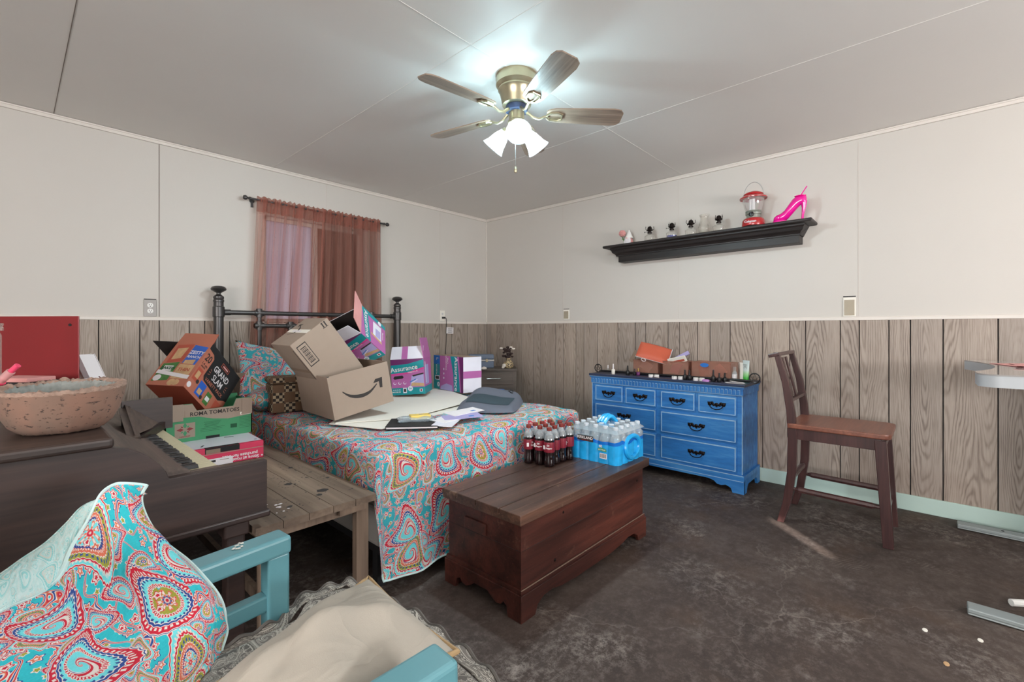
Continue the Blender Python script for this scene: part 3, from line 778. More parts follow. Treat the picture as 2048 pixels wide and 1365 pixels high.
for i in range(26):
    th = i*2.4; ph = math.acos(1-2*(i+.5)/26); d = V((math.sin(ph)*math.cos(th), math.sin(ph)*math.sin(th), math.cos(ph)))
    mb.ball(cc+d*.020, .014, (1, 1, .8), 8)
mb.build('blossom', g, True)
# oil lamps
def oil_lamp():
    t = thing('oil_lamp', '', 'oil lamp')
    MB('glassf').lathe([(0, .002), (.028, .002), (.040, .004), (.043, .02), (.046, .040), (.044, .046), (.028, .056), (.018, .062), (.016, .07), (0, .07)], seg=26).build('glass_font', t, True, 50)
    MB('bronze').lathe([(0, .068), (.018, .068), (.019, .078), (.013, .082), (.013, .088), (.026, .094), (.027, .098), (.018, .100), (.019, .112), (.015, .124), (.006, .130), (0, .130)], seg=20).build('burner', t, True)
    mb = MB('bronze')
    for k in range(4):
        a = k*PI/2+.6; d = V((math.cos(a), math.sin(a), 0))
        mb.tube([d*.024+V((0, 0, .096)), d*.036+V((0, 0, .108)), d*.032+V((0, 0, .128))], .0022, 6)
    mb.tube([V((math.cos(q_)*.026, math.sin(q_)*.026, .099)) for q_ in [2*PI*i/16 for i in range(16)]], .0025, 6, closed=True); mb.build('chimney_holder', t, True)
    MB('bronze').cyl((0, .01, .085), (0, .044, .085), .0018, seg=6).lathe([(0, 0), (.006, 0), (.006, .002), (0, .002)], (0, .044, .085), 12, (0, 1, 0)).build('wick_knob', t, True)
    return t
ol = oil_lamp()
tag(ol, 'small glass oil lamp without chimney next to the gnome on the shelf', 'oil lamp', 'oil lamps on the black shelf')
lamps = [(1.794, 0, None), (1.599, 1, 'small glass oil lamp holding blue oil on the shelf'), (1.441, 0, 'small glass oil lamp standing directly left of the tall glass chimney on the shelf'), (1.225, 0, 'small glass oil lamp between the tall glass chimney and the red lantern')]
for i, (yy, blue, lab) in enumerate(lamps):
    o = ol if i == 0 else copy_tree(ol)
    o.location = (SX-.03, yy, SZ); o.rotation_euler = (0, 0, i*.7)
    if lab: o['label'] = lab
    if blue:
        M['lampoil'] = plain('blue_oil', srgb(44, 60, 150), .1, coat=.5)
        MB('lampoil').lathe([(0, .004), (.038, .005), (.0415, .02), (.042, .024), (0, .024)], seg=24).build('blue_oil', o, True)
ch = tag(MB('glassf').lathe([(.030, 0), (.033, .004), (.046, .035), (.048, .055), (.040, .085), (.028, .115), (.026, .13), (.034, .150), (.038, .158)], seg=30).build('lamp_chimney', smooth=True, ang=80, solid=.002), 'tall hourglass-shaped glass lamp chimney standing alone on the shelf', 'lamp chimney')
ch.location = (SX, 1.345, SZ+.001)
# camping lantern
l = thing('camping_lantern', 'red camping lantern with clear globe and wire handle on the shelf', 'lantern', (SX-.01, .985, SZ), (0, 0, 0))
b = MB('lampred').lathe([(0, .010), (.076, .010), (.078, .018), (.076, .05), (.066, .066), (.05, .070), (0, .070)], seg=36).build('base', l, True, 50)
MB('black').lathe([(0, 0), (.068, 0), (.072, .010), (0, .010)], seg=36).build('foot', l, True)
MB().text('Coleman', (-.0790, 0, .036), (0, -1, 0), (0, 0, 1), .022, 'paper', bold=.03).build('logo', b)
MB('greyp').lathe([(0, .070), (.046, .070), (.047, .095), (.053, .098), (.054, .108), (.050, .112), (.054, .118), (.052, .124), (0, .124)], seg=36).build('collar', l, True, 40)
MB('black').lathe([(0, 0), (.018, 0), (.018, .008), (.012, .011), (0, .011)], (-.047, 0, .093), 20, (-1, 0, 0)).box((-.060, 0, .093), (.004, .005, .026)).build('knob', l, True)
MB('glass').lathe([(.050, .124), (.062, .15), (.070, .19), (.074, .215), (.072, .228)], seg=36).build('globe', l, True, 80)
MB('paper').cyl((0, 0, .124), (0, 0, .215), .012).cyl((0, .02, .124), (0, .02, .215), .009).build('fluorescent_tube', l, True)
MB('lampred').lathe([(0, .224), (.078, .222), (.092, .214), (.093, .220), (.080, .232), (.062, .238), (.068, .244), (.064, .252), (.04, .264), (.02, .268), (0, .268)], seg=36).build('cap', l, True, 50)
pts = [(0, .070*math.cos(t), .225+.115*math.sin(t)) for t in [PI*i/16 for i in range(17)]]
MB('steel').tube(pts, .0022, 6).build('handle', l, True)
# pink shoe cup
s = thing('shoe_drinking_cup', 'hot pink high-heeled shoe shaped cup with a straw at the end of the shelf', 'novelty cup', (SX-.03, .73, SZ))
# side profile, toe towards +y
def shoe_sec(y, z, w, h): return (y, z, w, h)
secs = [(.116, .022, .010, .012), (.110, .028, .028, .022), (.095, .034, .036, .028), (.07, .038, .038, .032), (.045, .050, .036, .040), (.022, .078, .032, .046), (-.002, .108, .029, .050), (-.026, .132, .028, .046), (-.052, .146, .027, .034), (-.074, .144, .024, .034), (-.086, .144, .010, .022)]
mb = MB('shoe'); rings = []
for (y, z, w_, h_) in secs:
    rings.append([mb.bm.verts.new((math.cos(2*PI*k/16)*w_, y, z+math.sin(2*PI*k/16)*h_)) for k in range(16)])
for A, B in zip(rings, rings[1:]):
    for k in range(16): mb._f([A[k], A[(k+1) % 16], B[(k+1) % 16], B[k]])
mb._f(rings[0]); mb._f(rings[-1][::-1])
mb.build('shoe_body', s, True, 60)
MB('shoe').lathe([(0, 0), (.034, 0), (.036, .012), (.034, .02), (0, .022)], (0, .078, 0), 24, squash=(1, 1.25)).build('platform_sole', s, True)
MB('shoe').tube([(0, -.068, .135), (0, -.070, .09), (0, -.064, .045), (0, -.060, 0)], [.022, .013, .008, .008], 12).build('heel', s, True)
MB('shoe').lathe([(0, 0), (.027, 0), (.028, .004), (0, .004)], (0, -.048, .172), 24, squash=(1, 1.3)).build('lid', s, True)
MB('shoe').cyl((0, -.046, .17), (0, -.088, .235), .0035, seg=8).build('straw', s, True)

# ------------------------------------------------------------------ dresser
DX, DXB, DY0, DY1, DH = 3.405, 3.79, .962, 2.195, .757
dr = thing('dresser', 'long distressed blue dresser with eight drawers and dark ornate handles against the right wall', 'dresser', ((DX+DXB)/2, (DY0+DY1)/2, 0))
ox, oy = (DX+DXB)/2, (DY0+DY1)/2
hx, hy = (DXB-DX)/2, (DY1-DY0)/2
mb = MB('blue')
mb.bx((-hx+.012, -hy+.012, .11), (hx, hy-.012, DH-.03))
mb.build('carcass', dr)
lbl(MB('bluetop').bx((-hx-.012, -hy-.012, DH-.02), (hx, hy+.012, DH)).build('top', dr, bevel=.006, bseg=3), 'darker navy dresser top')
mb = MB('blue').bx((-hx-.004, -hy-.004, DH-.034), (hx, hy+.004, DH-.02)).bx((-hx+.004, -hy+.004, DH-.078), (hx, hy-.004, DH-.034))
mb.use('blueworn').bx((-hx-.013, -hy-.01, DH-.0215), (-hx-.008, hy+.01, DH-.019)).bx((-hx+.001, -hy+.01, DH-.082), (-hx+.006, hy-.01, DH-.078))
mb.build('cornice', dr, bevel=.003)
mb = MB('blue')
n = 44
for i in range(n):
    y = -hy+.03+(2*hy-.06)*i/(n-1)
    mb.bx((-hx-.003, y-.008, DH-.073), (-hx+.006, y+.008, DH-.040)); 
mb.use('blueworn')
for i in range(n):
    y = -hy+.03+(2*hy-.06)*i/(n-1)
    mb.bx((-hx-.0045, y-.0085, DH-.043), (-hx-.002, y+.0085, DH-.040)); mb.bx((-hx-.0045, y-.0085, DH-.073), (-hx-.002, y-.0065, DH-.042))
mb.build('dentil_moulding', dr)
# base with shaped apron
mb = MB('blue').bx((-hx-.006, -hy-.004, .085), (hx, hy+.004, .125))
ap = [(0, 0), (.075, 0), (.085, .03), (.12, .045), (.15, .035), (.18, .04), (.2, .058), (.24, .068)]
w2 = 2*hy+.008
poly = ap + [(w2-x, z) for x, z in reversed(ap)] + [(w2, .087), (0, .087)]
mb.prism(poly, (-hx+.012, -hy-.004, 0), (0, 1, 0), (0, 0, 1), -.018)
sp_ = [(0, 0), (.06, 0), (.075, .04), (.1, .055), (.285, .055), (.31, .04), (.325, 0), (.385, 0), (.385, .087), (0, .087)]
mb.prism(sp_, (-hx, -hy+.014, 0), (1, 0, 0), (0, 0, 1), .018)
mb.prism(sp_, (-hx, hy+.004, 0), (1, 0, 0), (0, 0, 1), .018)
mb.use('blueworn').bx((-hx-.008, -hy, .121), (-hx-.004, hy, .126)).bx((-hx-.008, -hy, .084), (-hx-.005, hy, .088))
mb.build('base', dr)
# side frame bead
MB('blueworn').bx((-hx+.009, -hy+.009, .13), (-hx+.013, -hy+.014, DH-.08)).bx((-hx+.009, hy-.014, .13), (-hx+.013, hy-.009, DH-.08)).build('edge_wear', dr)
def handle_mb(o, w=.085):
    mb = MB('bronze')
    for s in (-1, 1):
        mb.ball((-.004, s*w*.42, .004), .015, (.4, 1, 1), 10); mb.ball((-.004, s*w*.28, .010), .013, (.4, 1, .9), 8)
        mb.ball((-.003, s*w*.18, -.002), .010, (.35, 1.2, .9), 8); mb.ball((-.003, s*w*.52, .013), .006, (.5, 1, 1), 8)
    mb.ball((-.003, 0, .002), .012, (.35, 1.4, 1), 10); mb.ball((-.003, 0, -.012), .008, (.35, 1, .8), 8)
    pts = [(-.010-.006*math.sin(PI*i/12), w*.40*math.cos(PI*i/12), -.004-.028*math.sin(PI*i/12)) for i in range(13)]
    mb.tube(pts, .0032, 8)
    return mb
def drawer(y0, y1, z0, z1):
    yc, zc = (y0+y1)/2-oy, (z0+z1)/2; wy, wz = (y1-y0)/2, (z1-z0)/2
    dw = MB('blue').bx((-hx+.0, yc-wy, zc-wz), (-hx+.03, yc+wy, zc+wz)).build('drawer', dr, bevel=.003)
    f = MB('blueworn'); e = -hx-.0015
    for a, b in (((yc-wy+.010, zc+wz-.017), (yc+wy-.010, zc+wz-.0095)), ((yc-wy+.010, zc-wz+.007), (yc+wy-.010, zc-wz+.0115)), ((yc-wy+.006, zc-wz+.008), (yc-wy+.0125, zc+wz-.010)), ((yc+wy-.0125, zc-wz+.008), (yc+wy-.006, zc+wz-.010))):
        f.bx((e, a[0], a[1]), (-hx+.001, b[0], b[1]))
    f.build('worn_bead', dw)
    h = handle_mb(None, .112).build('handle', dw, True, 60); h.location = (-hx, yc, zc)
ymid = (DY0+DY1)/2
for (a, b) in ((DY0+.045, ymid-.018), (ymid+.018, DY1-.045)):
    m = (a+b)/2
    drawer(a, m-.010, .530, .668); drawer(m+.010, b, .530, .668)
    drawer(a, b, .342, .512); drawer(a, b, .140, .322)

TZ = DH
# items on the dresser top
def put(o, x, y, z, rz=0):
    o.location = (x, y, z); o.rotation_euler = (0, 0, rz); return o
r = thing('wrought_iron_rod', 'black curtain rod with star-in-ring finials lying along the dresser top', 'curtain rod', (3.60, 1.6, TZ))
MB('black').cyl((-.045, .585, .012), (-.045, -.64, .012), .009).cyl((-.024, .48, .010), (-.024, -.40, .010), .007).build('rod', r, True)
def star_ring(cy, cx, ax):
    mb = MB('black'); R_ = .034; c = V((cx, cy, .034))
    mb.tube([c+V((0, math.cos(t)*R_, math.sin(t)*R_)) for t in [2*PI*i/24 for i in range(24)]], .0045, 8, closed=True)
    pts = [c+V((0, math.sin(2*PI*k*2/5)*R_*.95, math.cos(2*PI*k*2/5)*R_*.95)) for k in range(5)]
    mb.tube(pts, .0036, 6, closed=True)
    return mb
star_ring(-.668, -.045, 0).build('star_finial', r, True)
star_ring(.612, -.045, 0).build('star_finial', r, True)
# nail polish bottles
def polish(kind, x, y, label, h=1.0):
    t = thing('nail_polish_bottle', label, 'nail polish', (x, y, TZ), (0, 0, random.random()), 'nail polish bottles on the dresser')
    body, cap = {'black': ('black', 'black'), 'white': ('cream', 'paper'), 'clear': ('glass', 'paper'), 'gold': ('plum', 'gold')}[kind]
    MB(body).lathe([(0, 0), (.013, 0), (.015, .003), (.015, .028*h), (.012, .033*h), (.006, .036*h), (0, .036*h)], seg=16).build('bottle', t, True)
    MB(cap).lathe([(0, .034*h), (.0065, .034*h), (.007, .04*h), (.0055, .068*h), (0, .070*h)], seg=14).build('cap', t, True)
polish('clear', 3.62, 2.150, 'clear nail polish bottle near the left end of the dresser behind the white one', .9)
polish('white', 3.47, 2.01, 'cream nail polish bottle with a tall white cap near the left end of the dresser', 1.25)
bl = [(3.47, 1.875, 'black nail polish bottle leftmost of the black ones on the dresser'), (3.50, 1.828, 'short black nail polish bottle just right of the leftmost black one'),
      (3.445, 1.385, 'black nail polish bottle at the left of the middle cluster on the dresser'), (3.445, 1.350, 'black nail polish bottle at the right of the middle cluster on the dresser'), (3.48, 1.366, 'black nail polish bottle at the back of the middle cluster on the dresser'),
      (3.455, 1.180, 'tall black nail polish bottle at the left of the right-hand cluster on the dresser'), (3.46, 1.140, 'black nail polish bottle in the middle of the right-hand cluster on the dresser'), (3.50, 1.115, 'black nail polish bottle at the right end of the right-hand cluster on the dresser')]
for i, (x, y, lab) in enumerate(bl): polish('black', x, y, lab, (1.15, .8, 1.1, 1.0, 1.05, 1.25, .95, .95)[i])
polish('gold', 3.51, 1.800, 'small dark nail polish bottle with a gold cap on the dresser', .85)
# white jars
js = [(3.44, 1.655, 'leftmost white round jar on the front of the dresser top'), (3.45, 1.612, 'second white round jar from the left on the dresser top'), (3.43, 1.46, 'white round jar left of the middle black polish bottles'), (3.45, 1.42, 'white round jar touching the middle black polish bottles on their left'),
      (3.44, 1.30, 'white round jar just right of the middle black polish bottles'), (3.45, 1.26, 'white round jar beside the lilac one on the dresser')]
for x, y, lab in js:
    t = thing('cosmetic_jar', lab, 'jar', (x, y, TZ), (0, 0, 0), 'small round jars on the dresser')
    MB('paper').lathe([(0, 0), (.018, 0), (.019, .004), (.019, .011), (0, .012)], seg=20).build('jar', t, True)
    MB('white').lathe([(0, .0115), (.0195, .0115), (.0195, .020), (.017, .022), (0, .022)], seg=20).build('lid', t, True)
tag(MB(plain('lilac', srgb(196, 140, 206), .5)).lathe([(0, 0), (.02, 0), (.021, .010), (.016, .014), (0, .015)], (3.43, 1.225, TZ), 20, squash=(.7, 1.3)).build('lilac_sponge', smooth=True), 'small lilac oval sponge among the jars on the dresser', 'sponge')
tag(MB('paper').box((3.475, 1.04, TZ+.0015), (.07, .12, .0015), (0, 0, .5)).box((3.49, 1.03, TZ+.006), (.06, .09, .0015), (.12, .05, .2)).build('paper_slip'), 'folded white paper slips on the right part of the dresser top', 'paper')
tag(MB('steel').bar((3.44, 1.66, TZ+.003), (3.40, 1.54, TZ+.003), .008, .002).build('nail_file'), 'thin silver nail file at the front edge of the dresser', 'nail file')
# copper tinted bins
def bin_(x, y, w, d, h, label):
    t = thing('storage_bin', label, 'bin', (x, y, TZ), (0, 0, 0), 'copper tinted bins on the dresser')
    mb = MB('copper')
    wx, wy, tt = d/2, w/2, .004
    mb.bx((-wx, -wy, 0), (wx, wy, tt))
    for a, b in (((-wx, -wy), (-wx+tt, wy)), ((wx-tt, -wy), (wx, wy)), ((-wx, -wy), (wx, -wy+tt)), ((-wx, wy-tt), (wx, wy))): mb.bx((a[0], a[1], 0), (b[0], b[1], h))
    mb.build('bin_body', t, bevel=.001, bseg=1)
    MB('copper').bx((-wx-.004, -wy-.004, h-.004), (wx+.004, -wy, h)).bx((-wx-.004, wy, h-.004), (wx+.004, wy+.004, h)).bx((-wx-.004, -wy, h-.004), (-wx, wy, h)).build('rim', t)
    return t
bin_(3.672, 1.775, .22, .17, .125, 'copper tinted plastic bin at the left holding the terracotta pouch')
bin_(3.672, 1.520, .21, .17, .125, 'copper tinted plastic bin in the middle with cosmetics spilling over its rim')
bin_(3.672, 1.245, .29, .17, .130, 'copper tinted plastic bin at the right with a blue oval sticker')
random.seed(11)
bits = ['paper', 'pink', 'white', 'lav', 'orangeD', 'cream', 'flower']
def pack(x, y, z, d, rot, mat, label, cat='cosmetic box', name='cosmetic_package'):
    o = MB(mat).box((0, 0, 0), d).build(name, bevel=.001, bseg=1); o.location = (x, y, z); o.rotation_euler = rot
    return tag(o, label, cat)
pack(3.635, 1.79, TZ+.07, (.02, .09, .07), (.6, .1, .2), 'paper', 'white packet inside the left copper bin')
pack(3.655, 1.54, TZ+.065, (.03, .07, .09), (.3, .2, 0), 'pink', 'pink packet inside the middle copper bin')
o = pack(3.60, 1.51, TZ+.135, (.012, .15, .05), (-.28, -.5, .08), 'cream', 'cream and red lettered packet leaning over the rim of the middle copper bin')
MB('orangeD').box((-.0068, 0, -.008), (.001, .12, .018)).build('printed_band', o)
pack(3.64, 1.49, TZ+.165, (.02, .13, .03), (-.5, .1, 0), 'lav', 'clear lilac bag on top of the middle copper bin', 'plastic bag', 'plastic_bag')
pack(3.63, 1.20, TZ+.06, (.03, .08, .09), (.8, .1, .1), 'flower', 'pink packet inside the right copper bin')
pack(3.66, 1.32, TZ+.06, (.03, .07, .08), (-.3, .1, .1), 'orangeD', 'rust packet inside the right copper bin')
st = MB('bluep').lathe([(0, 0), (.020, 0), (.020, .0008), (0, .0008)], (3.5685, 1.285, TZ+.108), 24, (-1, 0, 0), squash=(1.6, .8)); tag(st.build('oval_sticker'), 'blue oval sticker on the front of the right copper bin', 'sticker')
# pouch
def pouch_fn(u, v):
    a, b = u*2-1, v*2-1
    e = max(0, (1-a**4))*max(0, (1-b**4))
    return (a, b, e)
pz = thing('zip_pouch', 'terracotta leather zip pouch with white beaded edge lying across the left copper bin', 'pouch', (3.62, 1.715, TZ+.185), (.35, -.75, .1))
for sgn in (1, -1):
    mb = MB('coralbag').grid(lambda u, v: (pouch_fn(u, v)[0]*.085, pouch_fn(u, v)[1]*.13, sgn*.028*pouch_fn(u, v)[2]**.6), 16, 16)
    mb.build('front_panel' if sgn > 0 else 'back_panel', pz, True, 180)
mb = MB('paper')
for i in range(22): mb.ball((.085-.17*i/21, -.131, 0), .0045, seg=6)
for i in range(28): mb.ball((-.087, -.13+.26*i/27, 0), .0035, seg=6)
mb.build('beaded_edge', pz, True)
rg = MB('paper'); rg.tube([V((-.1, .06, -.004))+V((.0, .018*math.cos(t), .018*math.sin(t))) for t in [2*PI*i/18 for i in range(18)]], .003, 6, closed=True); rg.build('ring', pz, True)
tag(MB('cardin').box((3.62, 1.90, TZ+.15), (.004, .035, .11), (.55, 0, 0)).build('emery_board'), 'brown emery board sticking out of the left end of the left copper bin', 'nail file')
# dropper bottle and lotion tubes
t = thing('small_spray_bottle', 'small clear bottle with a white label right of the copper bins', 'bottle', (3.60, 1.078, TZ))
MB('pet').lathe([(0, 0), (.016, 0), (.017, .01), (.017, .06), (.008, .075), (0, .076)], seg=18).build('bottle_body', t, True)
MB('paper').lathe([(.0175, .022), (.0175, .05)], seg=18).build('label_band', t, True)
MB('glass').lathe([(0, .074), (.01, .074), (.01, .105), (0, .107)], seg=16).build('cap', t, True)
def tube_(x, y, h, w, c1, cap, label, rz):
    t = thing('lotion_tube', label, 'lotion tube', (x, y, TZ), (0, 0, rz))
    MB(cap).lathe([(0, 0), (.021, 0), (.022, .003), (.022, .026), (.019, .028), (0, .028)], seg=24, squash=(.8, 1)).build('cap', t, True)
    def fn(u, v):
        a = 2*PI*u; z = .026+(h-.026)*v; ry = .022+(w-.022)*v; rx = .017*(1-v)+.0012
        return (rx*math.cos(a), ry*math.sin(a), z)
    MB(c1).grid(fn, 24, 10).build('tube_body', t, True, 60)
    return t
tm = NT('tube_print'); zz = tm.n('SeparateXYZ', {0: tm.obj()}).outputs[2]
tm.set(Base_Color=tm.ramp(tm.math('MULTIPLY', zz, 6.0), [(.18, srgb(70, 180, 70)), (.34, srgb(160, 214, 150)), (.5, srgb(214, 226, 222)), (1, srgb(206, 220, 222))]), Roughness=.35)
M['tubeprint'] = tm.m
t = tube_(3.60, 1.0, .155, .032, 'tubeprint', 'lime', 'white and green lotion tube standing on its green cap at the dresser end', -.55)
mb = MB('greyp')
for i in range(9): mb.box((-.010+.0005*i, 0, .125-.007*i), (.0008, .034-.006*(i % 3), .0022))
mb.build('printed_lines', t)
tube_(3.64, 1.035, .135, .028, 'cream', 'cream', 'pale cream lotion tube standing behind the green-capped one', -.5)

# ------------------------------------------------------------------ counter stool
cs = thing('counter_stool', 'dark mahogany counter-height chair with a solid brown seat facing away from the dresser', 'chair', (3.275, .40, 0))
def rel(x, y, z): return (x-3.275, y-.40, z)
for x in (3.085, 3.455):
    for seg in [((.668, 0), (.635, .12), (.610, .30), (.605, .52), (.615, .66), (.640, .82), (.690, 1.0))]:
        mb = MB('stool'); rings = []
        for i, (y, z) in enumerate(seg):
            w_ = .030; d_ = [.036, .042, .046, .048, .044, .038, .030][i]
            rings.append([mb.bm.verts.new(rel(x+a*w_/2, y+b*d_/2, z)) for a, b in ((-1, -1), (1, -1), (1, 1), (-1, 1))])
        for A, B in zip(rings, rings[1:]):
            for k in range(4): mb._f([A[k], A[(k+1) % 4], B[(k+1) % 4], B[k]])
        mb._f(rings[0][::-1]); mb._f(rings[-1])
        mb.build('leg', cs, bevel=.004)
    mb = MB('stool').bar(rel(x, .172, 0), rel(x, .205, .555), .040, .046, up=(0, 1, 0), w1=.046, h1=.050)
    mb.build('leg', cs, bevel=.003)
    zs = .208
    MB('stool').tube([rel(x, .615, zs), rel(x, .59, zs), rel(x, .575, zs), rel(x, .24, zs-.006), rel(x, .225, zs-.006), rel(x, .195, zs-.006)], [.010, .010, .017, .017, .010, .010], 8).build('stretcher', cs)
    MB('stool').bx(rel(x-.010, .20, .50), rel(x+.010, .60, .562)).build('seat_rail', cs, bevel=.002)
MB('stool').bx(rel(3.09, .615, .50), rel(3.45, .635, .562)).bx(rel(3.09, .188, .50), rel(3.45, .208, .562)).build('seat_rail', cs, bevel=.002)
MB('stool').tube([rel(3.10, .615, .27), rel(3.14, .615, .27), rel(3.40, .615, .27), rel(3.44, .615, .27)], [.01, .017, .017, .01], 8).build('stretcher', cs)
MB('stool').tube([rel(3.10, .188, .16), rel(3.14, .188, .16), rel(3.40, .188, .16), rel(3.44, .188, .16)], [.01, .017, .017, .01], 8).build('stretcher', cs)
outl = []
def seat_outline():
    x0, x1, y0, y1 = 3.06, 3.485, .160, .632
    pts = []
    for cx, cy, a0 in ((x1-.04, y0+.04, -90), (x1-.015, y1-.015, 0), (x0+.015, y1-.015, 90), (x0+.04, y0+.04, 180)):
        r_ = .04 if cy < .3 else .015
        for k in range(5): a = math.radians(a0+k*22.5); pts.append((cx+r_*math.cos(a)-3.275, cy+r_*math.sin(a)-.40))
    return pts
lbl(MB('seatwood').prism(seat_outline(), (0, 0, .562), (1, 0, 0), (0, 1, 0), .028).build('seat', cs, bevel=.006, bseg=3), 'lighter brown wooden seat')
mb = MB('stool').bar(rel(3.065, .700, .985), rel(3.475, .700, .985), .022, .062, up=(0, 1, -.25)); mb.build('top_rail', cs, bevel=.004)
MB('stool').bar(rel(3.09, .630, .72), rel(3.45, .630, .72), .018, .04, up=(0, 1, 0)).build('back_rail', cs, bevel=.003)
for x, w_ in ((3.225, .034), (3.315, .034)):
    MB('stool').bar(rel(x, .632, .73), rel(x, .690, .965), w_, .010, up=(0, 1, 0)).build('back_slat', cs, bevel=.002)

# ------------------------------------------------------------------ standing desk (right edge of the picture)
dk = thing('standing_desk', 'raised white glass-topped standing desk with a curved cut-out edge beside the right wall', 'desk', (2.95, -.10, 0))
def dr_(x, y, z): return (x-2.95, y+.10, z)
pol = [(2.50, -.92), (3.60, -.92), (3.60, -.14)]
for i in range(13):
    t_ = i/12; xx = 3.60-.06-(3.60-.06-2.66)*t_
    pol.append((xx, -.125-.085*math.sin(PI*t_)**.8))
for k in range(1, 7): a = math.radians(90+k*15); pol.append((2.56+.06*math.cos(a), -.185+.06*math.sin(a)))
rp = [(x-2.95, y+.10) for x, y in pol]
MB('deskw').prism(rp, (0, 0, .918), (1, 0, 0), (0, 1, 0), .045).build('desk_frame', dk, True, 30)
cx_ = sum(p[0] for p in rp)/len(rp); cy_ = sum(p[1] for p in rp)/len(rp)
MB('deskg').prism([(cx_+(x-cx_)*1.004, cy_+(y-cy_)*1.004) for x, y in rp], (0, 0, .963), (1, 0, 0), (0, 1, 0), .005).build('glass_top', dk, True, 30)
pd = MB('coated').box(dr_(2.4975, -.33, .945), (.004, .11, .022)).build('control_panel', dk, bevel=.001)
MB('steel').box(dr_(2.4945, -.295, .945), (.002, .020, .010)).box(dr_(2.4945, -.36, .945), (.002, .03, .010)).build('usb_port', pd)
for x in (2.605, 3.68):
    f = MB('deskm').bx(dr_(x-.035, -.82, 0.012), dr_(x+.035, -.10, .030)).bx(dr_(x-.035, -.82, .004), dr_(x+.035, -.10, .012)).build('foot', dk, bevel=.004)
    MB('blackm').cyl(dr_(x, -.28, .028), dr_(x, -.28, .032), .006).cyl(dr_(x, -.14, .0), dr_(x, -.14, .006), .015).build('foot_screw', f)
    MB('deskm').bx(dr_(x-.03, -.60, .03), dr_(x+.03, -.50, .60)).bx(dr_(x-.024, -.59, .60), dr_(x+.024, -.51, .918)).build('leg', dk, bevel=.003)
MB('black').tube([dr_(2.62, -.34, .92), dr_(2.62, -.36, .90), dr_(2.63, -.42, .88), dr_(2.63, -.50, .89)], .003, 6).build('cable', dk, True)
tag(MB('white').tube([(2.78, -.235, .014), (2.9, -.40, .014), (3.1, -.70, .014)], .014, 10).box((2.94, -.455, .009), (.30, .05, .018), (0, 0, -.98)).build('metal_bar', smooth=True), 'white rounded bar lying on the floor between the two desk feet', 'bar')
tag(MB('black').tube([(2.86+.0, -.38, .004), (2.83, -.345, .004), (2.80, -.355, .03), (2.79, -.36, .08), (2.80, -.345, .03), (2.76, -.34, .004), (2.74, -.38, .004), (2.80, -.46, .004), (2.9, -.6, .004)], .003, 8).build('loose_cable', smooth=True), 'thin black cable looping up from the floor behind the near desk foot', 'cable')
tag(MB('flower').box((3.15, -.36, .970), (.34, .22, .002), (0, 0, .3)).box((3.12, -.38, .9735), (.28, .2, .002), (0, 0, .1)).box((3.1, -.36, .9765), (.22, .16, .002), (0, 0, -.2)).build('paper_stack'), 'loose pile of pinkish papers on the standing desk', 'papers')
# bits of debris on the floor
for i, (x, y, lab) in enumerate(((2.15, .16, 'pale oval chip lying on the floor nearest the desk foot'), (2.02, -.12, 'pale chip on the floor near the right edge below the desk foot'), (1.83, .06, 'lone tan chip on the floor below the other two chips'))):
    p = W((1850, 1961, 1893)[i], (1261, 1282, 1329)[i], 1.138*920/((1261, 1282, 1329)[i]-659))
    tag(MB('cream' if i < 2 else 'nut').lathe([(0, 0), (.012, 0), (.011, .002), (0, .003)], (p.x, p.y, 0), 9, squash=(1.1, .7)).build('floor_chip', smooth=True), lab, 'debris', 'pale chips on the concrete floor')

# ------------------------------------------------------------------ chest
ch = thing('cedar_chest', 'low reddish cedar chest with worn planked lid at the foot of the bed', 'chest', (1.855, 1.40, 0))
cx, cy = 1.855, 1.40
def cr(x, y, z): return (x-cx, y-cy, z)
cxa, cxb, cya, cyb = 1.335, 2.365, 1.175, 1.625
mb = MB('chest').bx(cr(cxa+.008, cya+.008, .10), cr(cxb-.008, cyb-.008, .372)); mb.use('ink').bx(cr(cxa+.012, cya+.0072, .2685), cr(cxb-.012, cya+.009, .2700)).bx(cr(cxa+.0072, cya+.012, .2685), cr(cxa+.009, cyb-.012, .2700)); mb.build('box_body', ch)
mb = MB('chest').bx(cr(cxa, cya, .105), cr(cxb, cyb, .122)); mb.use('cardin').bx(cr(cxa+.0015, cya-.0004, .1210), cr(cxb-.0015, cya+.004, .1222)); mb.build('base_moulding', ch)  # thin pale strip paints a highlight along the moulding's front edge
Lx = cxb-cxa+.012; Ly = cyb-cya+.012
apx = [(0, 0), (.085, 0), (.10, .035), (.14, .055), (.2, .058), (.26, .045), (.38, .036)]
mb = MB('chest').prism(apx+[(Lx-x, z) for x, z in reversed(apx)]+[(Lx, .106), (0, .106)], cr(cxa-.006, cya+.012, 0), (1, 0, 0), (0, 0, 1), .018)
mb.prism(apx+[(Lx-x, z) for x, z in reversed(apx)]+[(Lx, .106), (0, .106)], cr(cxa-.006, cyb+.006, 0), (1, 0, 0), (0, 0, 1), .018)
apy = [(0, 0), (.07, 0), (.078, .04), (.10, .05), (.115, .035), (.14, .03), (.17, .045), (.19, .06)]
pl = apy+[(Ly-x, z) for x, z in reversed(apy)]+[(Ly, .106), (0, .106)]
mb.prism([(u+.003 if u < .1 else u-.003, z) for u, z in pl], cr(cxa+.0125, cya-.006, 0), (0, 1, 0), (0, 0, 1), -.018)
mb.prism([(u+.003 if u < .1 else u-.003, z) for u, z in pl], cr(cxb+.0055, cya-.006, 0), (0, 1, 0), (0, 0, 1), -.018)
for x in (cxa+.03, cxb-.03):
    for y in (cya+.03, cyb-.03): mb.bx(cr(x-.03, y-.03, 0), cr(x+.03, y+.03, .10))
mb.build('bracket_feet', ch, bevel=.002)
